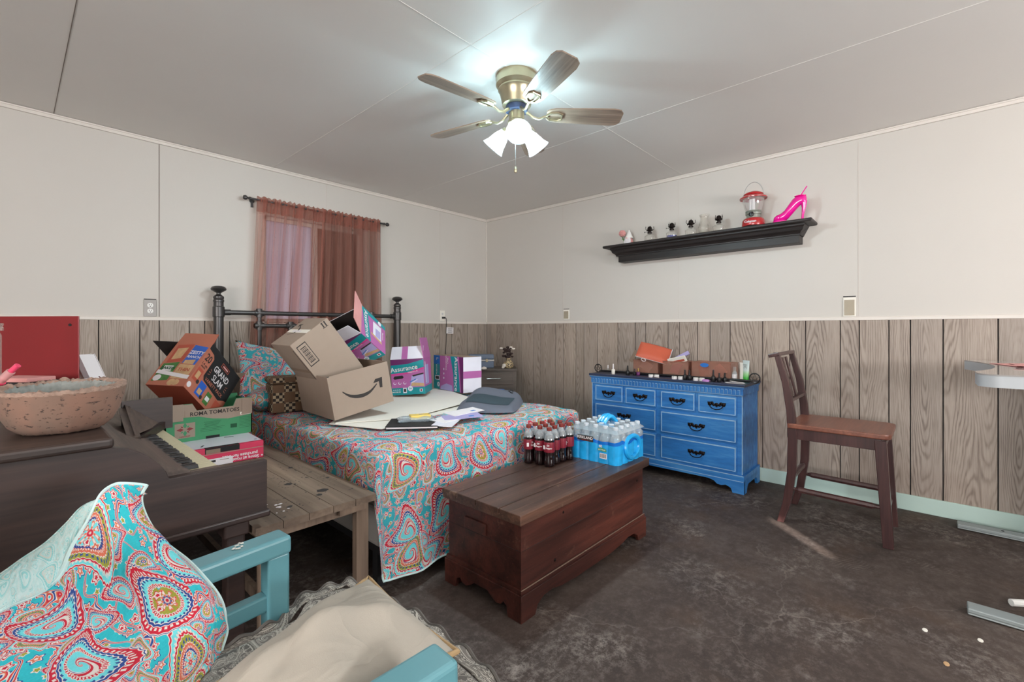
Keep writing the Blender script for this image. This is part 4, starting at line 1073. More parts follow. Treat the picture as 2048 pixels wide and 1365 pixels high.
ld = MB('chesttop')
ys = [cya-.018, cya+.10, cya+.235, cya+.36, cyb+.008]
for a, b in zip(ys, ys[1:]): ld.bx(cr(cxa-.022, a+.0022, .400), cr(cxb+.025, b-.0022, .425))
ld.bx(cr(cxa-.022, cya-.016, .384), cr(cxb+.025, cya+.006, .405)).bx(cr(cxa-.022, cya, .384), cr(cxa-.002, cyb, .405)).bx(cr(cxb+.003, cya, .384), cr(cxb+.025, cyb, .405)).bx(cr(cxa, cya+.01, .3845), cr(cxb, cyb-.01, .400))
ld.build('lid', ch, bevel=.003); MB('blackm').bx(cr(cxa+.014, cya+.014, .370), cr(cxb-.014, cyb-.014, .386)).build('lid_gap_shade', ch)  # black filler painted in for the shade under the lid
MB('bronze').ball(cr(2.29, cya+.007, .32), .006, (1, .4, 1)).ball(cr(1.62, cya+.007, .345), .006, (1, .4, 1)).ball(cr(1.56, cya+.007, .16), .007, (1, .4, 1)).build('nail_head', ch, True)
MB('chest').box(cr(cxa+.004, 1.44, .300), (.010, .13, .05)).build('side_handle_block', ch, bevel=.003)

# soda bottles
def lathe_bottle(prof, seg=20): return prof
sb = thing('soda_bottle', '', 'soda bottle')
body = MB('cola').lathe([(0, .004), (.018, .001), (.0245, .004), (.0272, .014), (.0272, .030), (.0245, .050), (.0240, .062), (.0270, .076), (.0275, .082), (.0275, .128), (.0270, .140), (.0245, .152), (.0212, .160), (0, .161)], seg=24).build('cola_fill', sb, True, 60)
MB('pet').lathe([(.0272, .140), (.0248, .152), (.0214, .160), (.0165, .169), (.012, .179), (.0105, .184), (.0105, .188)], seg=24).build('bottle_neck', sb, True, 60)
lb = MB('maroon').lathe([(.0280, .077), (.0284, .079), (.0284, .127), (.0280, .129)], seg=28).build('label_band', sb, True, 60)
MB().text('Dr', (-.0292, .004, .113), (0, -1, 0), (0, 0, 1), .013, 'paper', bold=.03).text('Pepper', (-.0292, 0, .100), (0, -1, 0), (0, 0, 1), .0115, 'paper', bold=.03).build('logo', lb)
MB('paper').box((-.0163, .0243, .102), (.0135, .001, .020), (0, 0, .98)).build('nutrition_panel', lb)
MB('capred').lathe([(0, .186), (.0132, .186), (.0138, .190), (.0138, .201), (.012, .203), (0, .203)], seg=22).build('cap', sb, True, 40)
tag(sb, 'x', 'soda bottle', 'dark red-capped soda bottles on the chest')
sp2 = [(1.873, 1.595, 'leftmost soda bottle, at the outer left end of the cluster'), (1.938, 1.604, 'second soda bottle from the left in the back, behind the front left pair'), (1.998, 1.603, 'soda bottle in the far back row, left of the two rearmost caps'), (1.893, 1.534, 'soda bottle in front between the leftmost and the nearest one'),
       (2.058, 1.597, 'rearmost soda bottle, its cap highest in the cluster'), (1.952, 1.544, 'soda bottle right behind the nearest bottle, left of centre'), (2.012, 1.543, 'soda bottle in the centre of the cluster behind the nearest two'), (1.893, 1.472, 'soda bottle nearest the camera with the full logo showing'),
       (2.072, 1.537, 'soda bottle at the back right, just left of the rightmost one'), (1.953, 1.482, 'soda bottle just right of the nearest one'), (2.012, 1.482, 'soda bottle third in the right-hand row, left of the rightmost one'), (2.064, 1.470, 'rightmost soda bottle touching the blue water pack')]
for i, (x, y, lab) in enumerate(sp2):
    o = sb if i == 0 else copy_tree(sb)
    o.location = (x, y, .4255); o.rotation_euler = (0, 0, (1.0, -.2, .4, -.05, 2, .3, 1.2, .05, .8, -1.0, 2.2, -1.3)[i]+.55)
    o['label'] = lab
# water pack
M['petcap'] = plain('pale_cap', srgb(196, 204, 212), .4)
WX, WY = 2.125, 1.205
wp = thing('water_bottle_pack', 'shrink-wrapped blue pack of forty water bottles on the right end of the chest', 'water pack', (WX, WY, .4255))
pb = None
for i in range(5):
    for j in range(5):
        x = .030+.0605*i; y = .030+.0605*j
        if pb is None:
            pb = MB('pet').lathe([(0, .003), (.026, .002), (.029, .008), (.029, .05), (.027, .06), (.029, .07), (.029, .11), (.0285, .125), (.024, .148), (.016, .165), (.0115, .176), (.0115, .182)], seg=18).build('bottle', wp, True, 60)
            cp = MB('petcap').lathe([(0, .180), (.0135, .180), (.014, .183), (.014, .193), (.012, .195), (0, .195)], seg=16).build('cap', pb, True, 40); b = pb
        else: b = copy_tree(pb, wp)
        b.location = (x, y, 0)
def ring_xy(m=0, n=160, amp=.0075):
    """outline of the wrapped pack with the bottles' scallops"""
    w_ = 5*.0605
    pts = []
    per = []
    for (ax, ay, bx_, by_) in ((0, 0, 1, 0), (1, 0, 1, 1), (1, 1, 0, 1), (0, 1, 0, 0)):
        for k in range(40):
            t = k/40; x = (ax+(bx_-ax)*t)*w_; y = (ay+(by_-ay)*t)*w_
            nx, ny = ((0, -1), (1, 0), (0, 1), (-1, 0))[len(per)//40 % 4]
            ph = abs(math.sin(PI*5*t)); off = amp*(ph**.5-1)+m
            e = min(t, 1-t)
            if e < .08: off -= .012*(1-e/.08)**1.5
            per.append((x+nx*off, y+ny*off))
    return per
def wrapband(z0, z1, mat, off, name, nz=6, sel=None, wave=0, taper=0):
    P_ = ring_xy(off); mb = MB(mat); n = len(P_)
    rows = []
    for j in range(nz+1):
        f = j/nz; rows.append([mb.bm.verts.new((x+(.15-x)*taper*f, y+(.15-y)*taper*f, z0+(z1-z0)*f+wave*f*math.sin(i*.33)*(.5+.5*math.sin(i*.11)))) for i, (x, y) in enumerate(P_)])
    for j in range(nz):
        for i in range(n):
            if sel is None or sel(i): mb._f([rows[j][i], rows[j][(i+1) % n], rows[j+1][(i+1) % n], rows[j+1][i]])
    return mb.build(name, wp, True, 50)
front = lambda i: True
wrapband(.0, .048, 'waterblue', .0015, 'blue_film_band', 4)
wrapband(.046, .100, 'waterblue', .0012, 'blue_film_band', 4, wave=.008)
wrapband(.094, .118, 'bluefilm2', .0006, 'blue_film_band', 3, wave=.012)
wrapband(.115, .142, 'wrap', .0, 'clear_film', 3)
tp = MB('wrap')
def topfn(u, v):
    x, y = u*.3025, v*.3025
    e = max(abs(u*2-1), abs(v*2-1))
    bump_ = .005*math.sin(u*5*PI)**2*math.sin(v*5*PI)**2
    return (x, y, .190+bump_-.048*max(0, e-.72)**1.3*3)
tp.grid(topfn, 30, 30); tp.build('clear_film', wp, True, 90)
# printed film details on the long side facing the bed / camera
O = V((-.0075, .3025, 0)); U = V((0, -1, 0)); Z = V((0, 0, 1))
pf = MB('ink'); pf.prism([(.058, .104), (.158, .104), (.158, .134), (.058, .134)], O, U, Z, .0015)
pf.text('KIRKLAND', O+U*.108+Z*.1225, U, Z, .0205, 'paper', bold=.02, off=.0022); pf.text('SIGNATURE', O+U*.108+Z*.1095, U, Z, .008, 'red', bold=.02, off=.0022)
pf.use('green').prism([(.188, .068), (.240, .064), (.240, .078), (.214, .086), (.188, .080)], O, U, Z, .0015)
pf.text('40', O+U*.205+Z*.092, U, Z, .020, 'paper', bold=.03, off=.0022); pf.text('BOTTLES', O+U*.214+Z*.0735, U, Z, .0105, 'paper', bold=.02, off=.0026)
pf.use('paper').prism([(.200, .028), (.242, .028), (.242, .056), (.200, .056)], O, U, Z, .0012)
pf.use('ink')
for k in range(11): pf.prism([(.204+.0032*k, .032), (.204+.0032*k+(.0012 if k % 3 else .002), .032), (.204+.0032*k+(.0012 if k % 3 else .002), .053), (.204+.0032*k, .053)], O, U, Z, .0016)
pf.build('printed_label', wp)
# handle opening at the end: blue loop
def loop(c, ax, n, mat, name, a=.052, b=.072, r=.012):
    mb = MB(mat); pts = []
    for i in range(28):
        t = 2*PI*i/28; pts.append(V(c)+V(ax)*(a*math.cos(t))+Z*(b*math.sin(t))+V(n)*.004*math.sin(2*t))
    mb.tube(pts, r, 8, closed=True); mb.build(name, wp, True)
loop((.15, -.004, .078), (1, 0, 0), (0, -1, 0), 'waterblue', 'carry_handle', .075, .058, .012)
mb = MB('waterblue'); pts = [(.11+.10*t, .165-.02*t, .192+.035*math.sin(PI*t)) for t in [i/12 for i in range(13)]]
for dy in (-.018, 0, .018): mb.tube([(x, y+dy, z-.004*abs(dy)/.018) for x, y, z in pts], .011, 8)
mb.build('carry_handle', wp, True)

# low box panels between bed and dresser
lb = thing('flat_box', 'low brown box topped with white panels between the bed and the dresser', 'box', (2.98, 2.58, 0))
MB('cardin').bx((-.33, -.33, 0), (.33, .33, .42)).build('box_body', lb, bevel=.003)
MB('trim').box((0, 0, .426), (.60, .66, .010), (0, 0, .0)).box((.05, .02, .437), (.34, .60, .008), (0, 0, .2)).build('lid_panel', lb, bevel=.002)
# ------------------------------------------------------------------ bed
BX0, BX1, BY0, BY1, BZT = 1.05, 2.47, 1.72, 3.78, .612
bed = thing('metal_bed', 'queen bed with a pipe-style dark pewter headboard below the window', 'bed', (1.76, 2.75, 0))
def br(x, y, z): return (x-1.76, y-2.75, z)
HY = 3.815
for x in (1.020, 2.525):
    MB('iron').lathe([(0, 0), (.032, 0), (.032, 1.335), (.035, 1.338), (.035, 1.35), (.031, 1.354), (.034, 1.362), (.034, 1.374), (.024, 1.384), (.014, 1.392), (.014, 1.40), (.026, 1.408), (.046, 1.420), (.050, 1.430), (.042, 1.444), (.022, 1.452), (0, 1.454)], br(x, HY, 0), 24).lathe([(.033, 1.225), (.038, 1.23), (.038, 1.30), (.033, 1.305)], br(x, HY, 0), 24).build('bed_post', bed, True, 40)
def rail(p, q, r=.017):
    mb = MB('iron').cyl(br(*p), br(*q), r)
    return mb
def tee(mb, x, z):
    mb.lathe([(.016, -.035), (.022, -.033), (.022, .033), (.016, .035)], br(x, HY, z), 16, (1, 0, 0))
    mb.lathe([(.016, -.035), (.022, -.033), (.022, .033), (.016, .035)], br(x, HY, z), 16)
zt, z2 = 1.262, 1.165
mb = rail((1.04, HY, zt), (2.51, HY, zt))
for x in (1.075, 2.47): mb.lathe([(.017, -.02), (.022, -.02), (.022, .02), (.017, .02)], br(x, HY, zt), 16, (1, 0, 0))
mb.build('top_rail', bed, True, 40)
for x in (1.292, 2.245):
    mb = rail((x, HY, .35), (x, HY, zt)); tee(mb, x, zt); tee(mb, x, z2); mb.build('upright', bed, True, 40)
rail((1.29, HY, z2), (2.245, HY, z2), .015).build('middle_rail', bed, True, 40)
for x in (1.525, 1.77, 2.01):
    mb = rail((x, HY, .35), (x, HY, z2), .015); tee(mb, x, z2); mb.build('upright', bed, True, 40)
rail((1.04, HY, .36), (2.51, HY, .36)).build('lower_rail', bed, True, 40)
MB('boxspring').bx(br(BX0+.01, BY0+.02, .20), br(BX1-.01, BY1, .37)).build('box_spring', bed, bevel=.02, bseg=3)
MB('boxspring').bx(br(BX0, BY0+.01, .372), br(BX1, BY1, .598)).build('mattress', bed, bevel=.03, bseg=4)
for x in (BX0+.06, BX1-.06):
    for y in (BY0+.10, BY1-.10): MB('blackm').bx(br(x-.02, y-.02, 0), br(x+.02, y+.02, .2)).build('leg', bed)
MB('blackm').bx(br(BX0+.03, BY0+.05, .16), br(BX1-.03, BY1-.03, .198)).build('bed_frame', bed)
# quilt
LW, RW, FD = .20, .36, .60
Wd, Ln = BX1-BX0, BY1-.30-BY0
def quilt(u, v):
    a = -LW + (Wd+LW+RW)*u; b = -FD + (Ln+FD)*v
    du = -a if a < 0 else (a-Wd if a > Wd else 0); sx_ = -1 if a < 0 else 1
    dv = -b if b < 0 else 0
    d = math.hypot(du, dv)
    x = BX0+min(max(a, 0), Wd); y = BY0+max(b, 0); R_ = .055
    nz = .004*math.sin(a*9+b*5)+.003*math.sin(a*21-b*17+1)
    z = BZT+.004+nz
    if d > 0:
        ux, uy = sx_*du/d, -dv/d
        t = min(d/R_, PI/2)
        h = .028*math.sin(t)
        drop = R_*(1-math.cos(t)) + max(0, d-R_*PI/2)
        drop = min(drop, .525+.03*math.sin(a*6))
        cor = 2*abs(ux*uy)
        k = min(1, drop/.5)
        h += cor*.045*k
        if dv > 0: h += (.010*math.sin(a*13)+.006*math.sin(a*29+2))*k*(1-cor)
        else: h += .008*math.sin(b*12)*k
        x += ux*h; y += uy*h; z -= drop
        # the hem rises a little away from the corner
        z = max(z, .03+.05*min(1, max(0, a)/.45)+.012*math.sin(a*9))
    else:
        e = min(a, Wd-a, b)
        if e < .06: z -= .010*(1-e/.06)
        z += .008*math.exp(-((a-1.15)**2+(b-.25)**2)*10)
    return (x, y, z)
q = MB('paisley').grid(quilt, 96, 110, lambda u, v: ((Wd+LW+RW)*u, (Ln+FD)*v))
qo = q.build('quilt', smooth=True, ang=180, fixn=False, solid=-.0)
tag(qo, 'turquoise and red paisley quilt covering the bed and hanging over its foot', 'quilt')
hm = MB('aquaback')
hm.tube([V(quilt(u/60, 0.0)) for u in range(61)], .0045, 6); hm.build('hem_binding', qo, True)

def pillow_mb(mat, w, h, t, nu=26, uvs=1.0, sag=0.0, corner=.0, off=(0, 0)):
    """puffed cushion in local XY"""
    mb = MB(mat)
    def f(sgn):
        def fn(u, v):
            a, b = 2*u-1, 2*v-1
            e = max(0, 1-abs(a)**2.6)*max(0, 1-abs(b)**2.6)
            pin = 1-.07*(1-abs(b)**2)*abs(a)**3 if True else 1
            pin2 = 1-.07*(1-abs(a)**2)*abs(b)**3
            wr = .006*math.sin(a*7+b*3)*e + .004*math.sin(a*3-b*11)*e
            return (a*w/2*pin, b*h/2*pin2, sgn*(t/2*e**.55)+wr)
        return fn
    for s_ in (1, -1): mb.grid(f(s_), nu, nu, lambda u, v: (u*w*uvs+off[0], v*h*uvs+off[1]))
    bmesh.ops.remove_doubles(mb.bm, verts=mb.bm.verts, dist=.0004)
    return mb
ps = tag(pillow_mb('paisley', .66, .46, .15).build('pillow', smooth=True, ang=180), 'paisley pillow leaning at the left of the headboard behind the checked box', 'pillow')
ps.location = (1.36, 3.54, .795); ps.rotation_euler = (1.05, .22, .15)
ps2 = tag(pillow_mb('paisley', .60, .40, .17, off=(.4, .3)).build('pillow', smooth=True, ang=180), 'paisley pillow lying flat at the left side under the leaning one', 'pillow')
ps2.location = (1.22, 3.28, .66); ps2.rotation_euler = (.1, .12, 1.3)
# orange snack box behind the pillow
ob = thing('snack_box', 'orange printed cardboard box behind the leaning paisley pillow', 'box', (1.52, 3.69, .80), (0, .25, .1))
MB('orange').box((0, 0, 0), (.26, .14, .22)).build('carton', ob, bevel=.002)
MB('ink').box((.06, -.0705, .085), (.08, .002, .05)).use('orangeD').box((-.05, -.0705, .02), (.07, .002, .06), (0, .4, 0)).box((.03, -.0705, .00), (.05, .002, .03), (0, .2, 0)).build('print', ob)
# checked quilted storage box
qb = thing('quilted_storage_box', 'small box covered with brown checked quilting, left of the open smile-marked carton', 'storage box', (1.215, 3.02, .625), (0, 0, -.18))
MB('check').bx((-.135, -.10, 0), (.135, .10, .175)).build('box_body', qb, bevel=.015, bseg=3)
MB('check').bx((-.142, -.107, .178), (.142, .107, .215)).build('lid', qb, bevel=.016, bseg=3)
mb = MB('card')
for k in range(7): mb.ball((.06+.022*math.cos(k*.9), -.112, .19+.018*math.sin(k*.9)), .011, (1, .6, 1), 8)
mb.build('rosette', qb, True)

# ------------------------------------------------------------------ cartons
def carton(name, label, o, e, d, mat='card', closed=False, matin='cardin', cat='box', group=None, t=.004):
    r = thing(name, label, cat, o, e, group)
    x, y, z = d
    if closed: MB(mat).bx((0, 0, 0), (x, y, z)).build('carton_body', r, bevel=.0025)
    else:
        mb = MB(matin); mb.bx((t, t, 0), (x-t, y-t, t))
        mb.bx((t, t, t), (t+.0006, y-t, z-.001)).bx((x-t-.0006, t, t), (x-t, y-t, z-.001)).bx((t, t, t), (x-t, t+.0006, z-.001)).bx((t, y-t-.0006, t), (x-t, y-t, z-.001))
        mb.use(mat).bx((0, 0, 0), (t, y, z)).bx((x-t, 0, 0), (x, y, z)).bx((t, 0, 0), (x-t, t, z)).bx((t, y-t, 0), (x-t, y, z))
        mb.build('carton_body', r)
    return r
class Face:
    def __init__(s, O, U, Wv, w, h):
        s.O, s.U, s.W = V(O), V(U), V(Wv); s.N = s.U.cross(s.W); s.w, s.h = w, h; s.mb = MB(); s.k = 0
    def poly(s, pts, mat, lift=1):
        s.k += 1; s.mb.use(mat); z = .0005*lift
        A = [s.mb.bm.verts.new(s.O+s.U*(u*s.w)+s.W*(v*s.h)+s.N*z) for u, v in pts]; s.mb._f(A); return s
    def rect(s, u0, v0, u1, v1, mat, lift=1): return s.poly([(u0, v0), (u1, v0), (u1, v1), (u0, v1)], mat, lift)
    def disc(s, u, v, r, mat, lift=2, n=20):
        return s.poly([(u+r/s.w*math.cos(2*PI*i/n), v+r/s.h*math.sin(2*PI*i/n)) for i in range(n)], mat, lift)
    def txt(s, t, u, v, size, mat, rot=0, lift=3, bold=.02, align='CENTER', sx=1, shear=0):
        c, n_ = math.cos(rot), math.sin(rot)
        s.mb.text(t, s.O+s.U*(u*s.w)+s.W*(v*s.h), s.U*c+s.W*n_, s.W*c-s.U*n_, size, mat, align, bold, .0005*lift, sx); return s
    def build(s, parent, name='print'): return s.mb.build(name, parent, fixn=False)
def faces(d):
    x, y, z = d
    return dict(front=((0, 0, 0), (1, 0, 0), (0, 0, 1), x, z), right=((x, 0, 0), (0, 1, 0), (0, 0, 1), y, z), left=((0, y, 0), (0, -1, 0), (0, 0, 1), y, z),
                top=((0, 0, z), (1, 0, 0), (0, 1, 0), x, y), back=((x, y, 0), (-1, 0, 0), (0, 0, 1), x, z), bottom=((0, y, 0), (1, 0, 0), (0, -1, 0), x, y))
def smile(f, pts, arrow, thick, mat='ink'):
    # thick curved stroke through pts, thickest in the middle
    n = 24; P_ = []
    for i in range(n+1):
        t = i/n*(len(pts)-1); k = min(int(t), len(pts)-2); u = t-k
        p0 = pts[max(k-1, 0)]; p1 = pts[k]; p2 = pts[k+1]; p3 = pts[min(k+2, len(pts)-1)]
        P_.append(tuple(.5*((2*p1[j])+(-p0[j]+p2[j])*u+(2*p0[j]-5*p1[j]+4*p2[j]-p3[j])*u*u+(-p0[j]+3*p1[j]-3*p2[j]+p3[j])*u**3) for j in (0, 1)))
    for i in range(n):
        w0 = thick*(.22+.78*math.sin(PI*(.04+.92*i/n))); w1 = thick*(.22+.78*math.sin(PI*(.04+.92*(i+1)/n)))
        a, b = P_[i], P_[i+1]
        f.poly([(a[0], a[1]-w0/2), (b[0], b[1]-w1/2), (b[0], b[1]+w1/2), (a[0], a[1]+w0/2)], mat)
    f.poly(arrow, mat)
# A: open carton with a smile
dA = (.367, .451, .244)
A = carton('open_carton', 'open brown carton with a curved smile arrow printed on its front', (1.193, 2.400, .640), (.004, -.187, -.044), dA)
f = Face(*faces(dA)['front'])
smile(f, [(.19, .58), (.30, .44), (.46, .37), (.62, .40), (.76, .54)], [(.70, .575), (.745, .66), (.865, .665), (.845, .42), (.80, .43), (.80, .585)], .085)
f.rect(0, .985, .035, 1.0, 'ink'); f.build(A)
# B: closed carton standing tilted in it
dB = (.254, .297, .368)
B = carton('closed_carton', 'closed brown carton tipped up inside the open smile carton, barcode on its side', (1.234, 2.534, .757), (.010, -.651, -.038), dB, closed=True)
f = Face(*faces(dB)['front'])
f.rect(.07, .55, .30, .92, 'ink'); f.rect(.085, .565, .285, .905, 'card', 1.4)
for k in range(13): f.rect(.12, .60+.021*k, .25, .60+.021*k+(.008 if k % 3 else .014), 'ink', 2)
f.rect(.80, .905, .83, .985, 'ink').rect(.87, .905, .90, .985, 'ink').rect(.78, .895, .92, .903, 'ink').poly([(.775, .975), (.815, .995), (.855, .975), (.815, .982)], 'ink').poly([(.85, .975), (.885, .995), (.925, .975), (.885, .982)], 'ink')
f.build(B)
f = Face(*faces(dB)['top']); f.rect(.44, 0, .56, 1, 'cream', .6); smile(f, [(.35, .80), (.42, .62), (.5, .55), (.6, .6), (.7, .75)], [(.64, .8), (.74, .85), (.76, .68)], .07)
f.rect(.46, .35, .52, .78, 'paper', 1.4); f.build(B)
f = Face(*faces(dB)['left']); f.rect(.0, .46, 1, .52, 'cardin', .6).rect(.93, .1, .96, .9, 'ink', .6); f.build(B)

def assurance_front(f, hand=True, s=1.0):
    f.rect(0, 0, 1, 1, 'purple', .4); f.poly([(0, .55), (.42, .63), (.75, .80), (1, 1), (0, 1)], 'plum', .5)
    f.poly([(0, .60), (.5, .63), (1, .76), (1, .97), (.5, .86), (0, .84)], 'tealp', 1)
    f.txt('Assurance', .40, .735, .052*s, 'paper', .10, bold=.012)
    f.poly([(0, .55), (.5, .58), (1, .70), (1, .76), (.5, .63), (0, .60)], 'pink', 1.2)
    f.txt('Designed to Fit', .66, .638, .013*s, 'paper', .12, 2)
    f.rect(0, 0, 1, .20, 'tealp', 1)
    f.poly([(.55, .22), (.98, .22), (.98, .58), (.62, .52)], 'lav', 1.1); f.poly([(.58, .24), (.98, .22), (.98, .30), (.62, .34)], 'nut', 1.2); f.poly([(.64, .54), (.98, .60), (.98, .56), (.66, .50)], 'ink', 1.3)
    f.poly([(.55, .36), (.74, .44), (.755, .425), (.56, .34)], 'bluep', 1.4); f.poly([(.60, .33), (.78, .42), (.79, .405), (.61, .315)], 'coated', 1.4)
    if hand: f.poly([(.06, .47), (.10, .44), (.34, .46), (.38, .50), (.34, .545), (.10, .53)], 'blackm', 1.5)
    for k in range(3): f.disc(.10+.15*k, .335, .012*s, 'coated', 1.5, 12); f.disc(.107+.15*k, .345, .009*s, 'purple', 2, 10)
    f.disc(.56, .17, .020*s, 'coated', 2).txt('54', .56, .17, .020*s, 'tealp', bold=.03)
    f.rect(.34, .05, .45, .20, 'coated', 2).rect(.36, .08, .43, .17, 'ink', 2.5).rect(.84, .07, .93, .15, 'coated', 2).rect(.86, .085, .91, .135, 'red', 2.5)
    for k in range(4): f.disc(.06+.06*k, .145, .0045, 'coated', 2, 8)
    f.txt('MAXIMUM', .14, .085, .014*s, 'paper')
# C: tipped open carton
dC = (.263, .256, .2565)
C = carton('printed_carton', 'open purple and teal carton tipped over, flap raised, leaning on the brown ones', (1.546, 2.865, .860), (.890, -.432, -1.018), dC, mat='coated', matin='ink', group='purple and teal printed cartons on the bed')
f = Face(*faces(dC)['front']); assurance_front(f, s=.85); f.build(C)
f = Face(*faces(dC)['right']); f.rect(0, 0, 1, 1, 'purple', .4); f.rect(0, .78, 1, 1, 'purple', .5); f.poly([(0, .60), (1, .76), (1, .97), (0, .80)], 'tealp', 1).txt('Assurance', .5, .785, .055, 'paper', PI+.12, bold=.012)
f.rect(.86, 0, 1, 1, 'tealp', 1.1).rect(.30, .18, .80, .52, 'coated', 1).rect(.34, .22, .62, .42, 'lav', 1.5).poly([(.22, .16), (.30, .60), (.36, .60), (.30, .16)], 'nut', 1.4)
f.txt('Maximum', .55, .12, .018, 'paper', PI); f.disc(.92, .25, .018, 'coated', 2)
f.build(C)
def flap(parent, name, p0, p1, dirv, h, mats, stripe=None):
    p0, p1, dv = V(p0), V(p1), V(dirv).normalized()*h
    a = (p1-p0); n = a.cross(dv).normalized()*.0035
    mb = MB(mats[0]); A_ = [p0, p1, p1+dv-a*.02, p0+dv+a*.02]
    vs = [mb.bm.verts.new(p) for p in A_]; vb = [mb.bm.verts.new(p+n) for p in A_]
    mb._f(vs); mb.use(mats[1]); mb._f(vb[::-1])
    for i in range(4): mb._f([vs[i], vs[(i+1) % 4], vb[(i+1) % 4], vb[i]])
    if stripe:
        for sgn, base in ((1, n*1.15), (-1, -n*.15)):
            mb.use(stripe[2]); u0, u1 = stripe[:2]
            mb._f([mb.bm.verts.new(q) for q in (p0+a*u0+base, p0+a*u1+base, p0+a*u1+dv+base, p0+a*u0+dv+base)])
    return mb.build(name, parent)
x, y, z = dC
flap(C, 'flap', (x*.05, 0, z), (x, 0, z), (0, -.22, 1), .115, ('coated', 'coated'))
flap(C, 'flap', (x, 0, z), (x, y, z), (.35, 0, 1), .13, ('flower', 'flower'))
# D: upright open carton
dD = (.25, .25, .267)
D_ = carton('printed_carton', 'open purple and teal carton standing upright right of the smile carton', (1.938, 2.994, .640), (-.002, -.06, -.859), dD, mat='coated', matin='cardin', group='purple and teal printed cartons on the bed')
f = Face(*faces(dD)['front']); assurance_front(f, s=.95); f.build(D_)
f = Face(*faces(dD)['right']); f.rect(0, 0, 1, 1, 'purple', .4).rect(.1, .25, .6, .8, 'lav', 1).rect(0, 0, 1, .2, 'tealp', 1).poly([(.2, .3), (.28, .3), (.22, .9), (.15, .9)], 'coated', 1.4); f.build(D_)
x, y, z = dD
flap(D_, 'flap', (0, 0, z), (x, 0, z), (0, .55, 1), .105, ('coated', 'coated'), (.34, .52, 'purple'))
flap(D_, 'flap', (x, 0, z), (x, y, z), (-.12, -.1, 1), .155, ('flower', 'purple'))
# E: carton lying on its side
dE = (.178, .445, .283)
E_ = carton('printed_carton', 'closed purple and teal carton lying on its side, large L printed, near the nightstand', (2.407, 2.725, .634), (0, 0, -.123), dE, mat='coated', closed=True, group='purple and teal printed cartons on the bed')
f = Face(*faces(dE)['left'])
f.rect(0, 0, 1, 1, 'purple', .4).rect(0, 0, .22, 1, 'tealp', 1).rect(0, .74, .22, 1, 'bluep', 1.4)
f.poly([(.58, 1), (.80, 1), (.86, .5), (.90, 0), (.70, 0), (.68, .5)], 'tealp', 1).txt('Assurance', .775, .50, .066, 'paper', -PI/2, bold=.012)
f.poly([(.86, 1), (1, 1), (1, 0), (.93, 0), (.90, .5)], 'plum', .8).poly([(.24, .0), (.66, .0), (.64, .16), (.45, .2), (.26, .1)], 'lav', 1)
f.txt('L', .13, .90, .045, 'paper', -PI/2, bold=.03).txt('Men\'s', .50, .86, .022, 'paper', -PI/2).txt('UNDERWEAR', .44, .80, .02, 'paper', -PI/2, bold=.02).txt('MAXIMUM', .10, .58, .018, 'paper', -PI/2)
f.rect(.05, .27, .21, .40, 'coated', 1.5).rect(.07, .29, .19, .38, 'ink', 2).disc(.17, .14, .020, 'coated', 2).txt('54', .17, .14, .02, 'tealp', -PI/2)
for k in range(3): f.disc(.36, .35+.13*k, .009, 'coated', 1.5, 12)
for k in range(5): f.disc(.15, .5+.06*k, .004, 'coated', 2, 8)
f.build(E_)
f = Face(*faces(dE)['front']); f.rect(0, .40, 1, .60, 'purple', 1); f.build(E_)
f = Face(*faces(dE)['top']); f.rect(0, 0, 1, 1, 'cardin', .8).rect(.45, 0, .55, 1, 'nut', 1.2); f.build(E_)

# cream card sheets
def sheet(name, pts, z, th, label, mat='cream', group=None):
    mb = MB(mat); n = len(pts)
    A_ = [mb.bm.verts.new((x, y, z+dz)) for x, y, dz in pts]; B_ = [mb.bm.verts.new((x, y, z+dz+th)) for x, y, dz in pts]
    mb._f(A_[::-1]); mb._f(B_)
    for i in range(n): mb._f([A_[i], A_[(i+1) % n], B_[(i+1) % n], B_[i]])
    return tag(mb.build(name), label, 'card sheet', group)
sheet('card_sheet', [(1.17, 2.42, 0), (1.295, 2.095, 0), (1.50, 2.15, 0), (2.17, 2.29, 0), (2.40, 2.80, 0), (1.6, 2.9, 0)], .6215, .003, 'lower cream card sheet on the bed, its corner showing under the upper sheet', group='cream card sheets under the cartons')
sheet('card_sheet', [(1.19, 2.39, 0), (1.53, 2.21, .004), (2.225, 2.375, .012), (2.53, 3.14, 0), (1.7, 3.2, 0)], .6255, .003, 'upper large cream card sheet spread on the bed under the cartons', group='cream card sheets under the cartons')
# black binder, papers, pouch
bd = thing('black_portfolio', 'flat black portfolio sticking out under the cream sheets at the foot of the bed', 'portfolio', (1.46, 2.06, .619), (0, 0, -.72))
MB('blackm').bx((-.13, -.10, .001), (.14, .12, .006)).bx((-.13, -.10, .014), (.14, .12, .019)).build('cover', bd, bevel=.002)
MB('paper').bx((-.125, -.095, .006), (.135, .115, .014)).build('pages', bd)
pp = [((1.66, 1.985), .25, 'paper', 'white sheet on the foot of the bed right of the yellow pouch'), ((1.72, 1.96), -.35, 'lav', 'pale lilac sheet fanned out on the bed near the grey bag'), ((1.60, 1.94), .7, 'coated', 'pale sheet at the bottom of the paper fan on the bed'), ((1.80, 2.03), .05, 'paper', 'white sheet reaching under the edge of the grey bag')]
for i, ((x, y), r_, m_, lab) in enumerate(pp):
    o = MB(m_).box((0, 0, 0), (.22, .11, .003)).use('bluep').box((.05, -.02, .0018), (.03, .02, .001)).build('paper_sheet'); o.location = (x, y, .632+.0036*i+.012*(i != 2)); o.rotation_euler = (.04, -.03, r_-.1)
    tag(o, lab, 'paper', 'loose papers on the foot of the bed')
yp = thing('plastic_pouch', 'clear plastic pouch with a yellow packet lying on the black portfolio', 'pouch', (1.50, 2.085, .648), (0, 0, -.50))
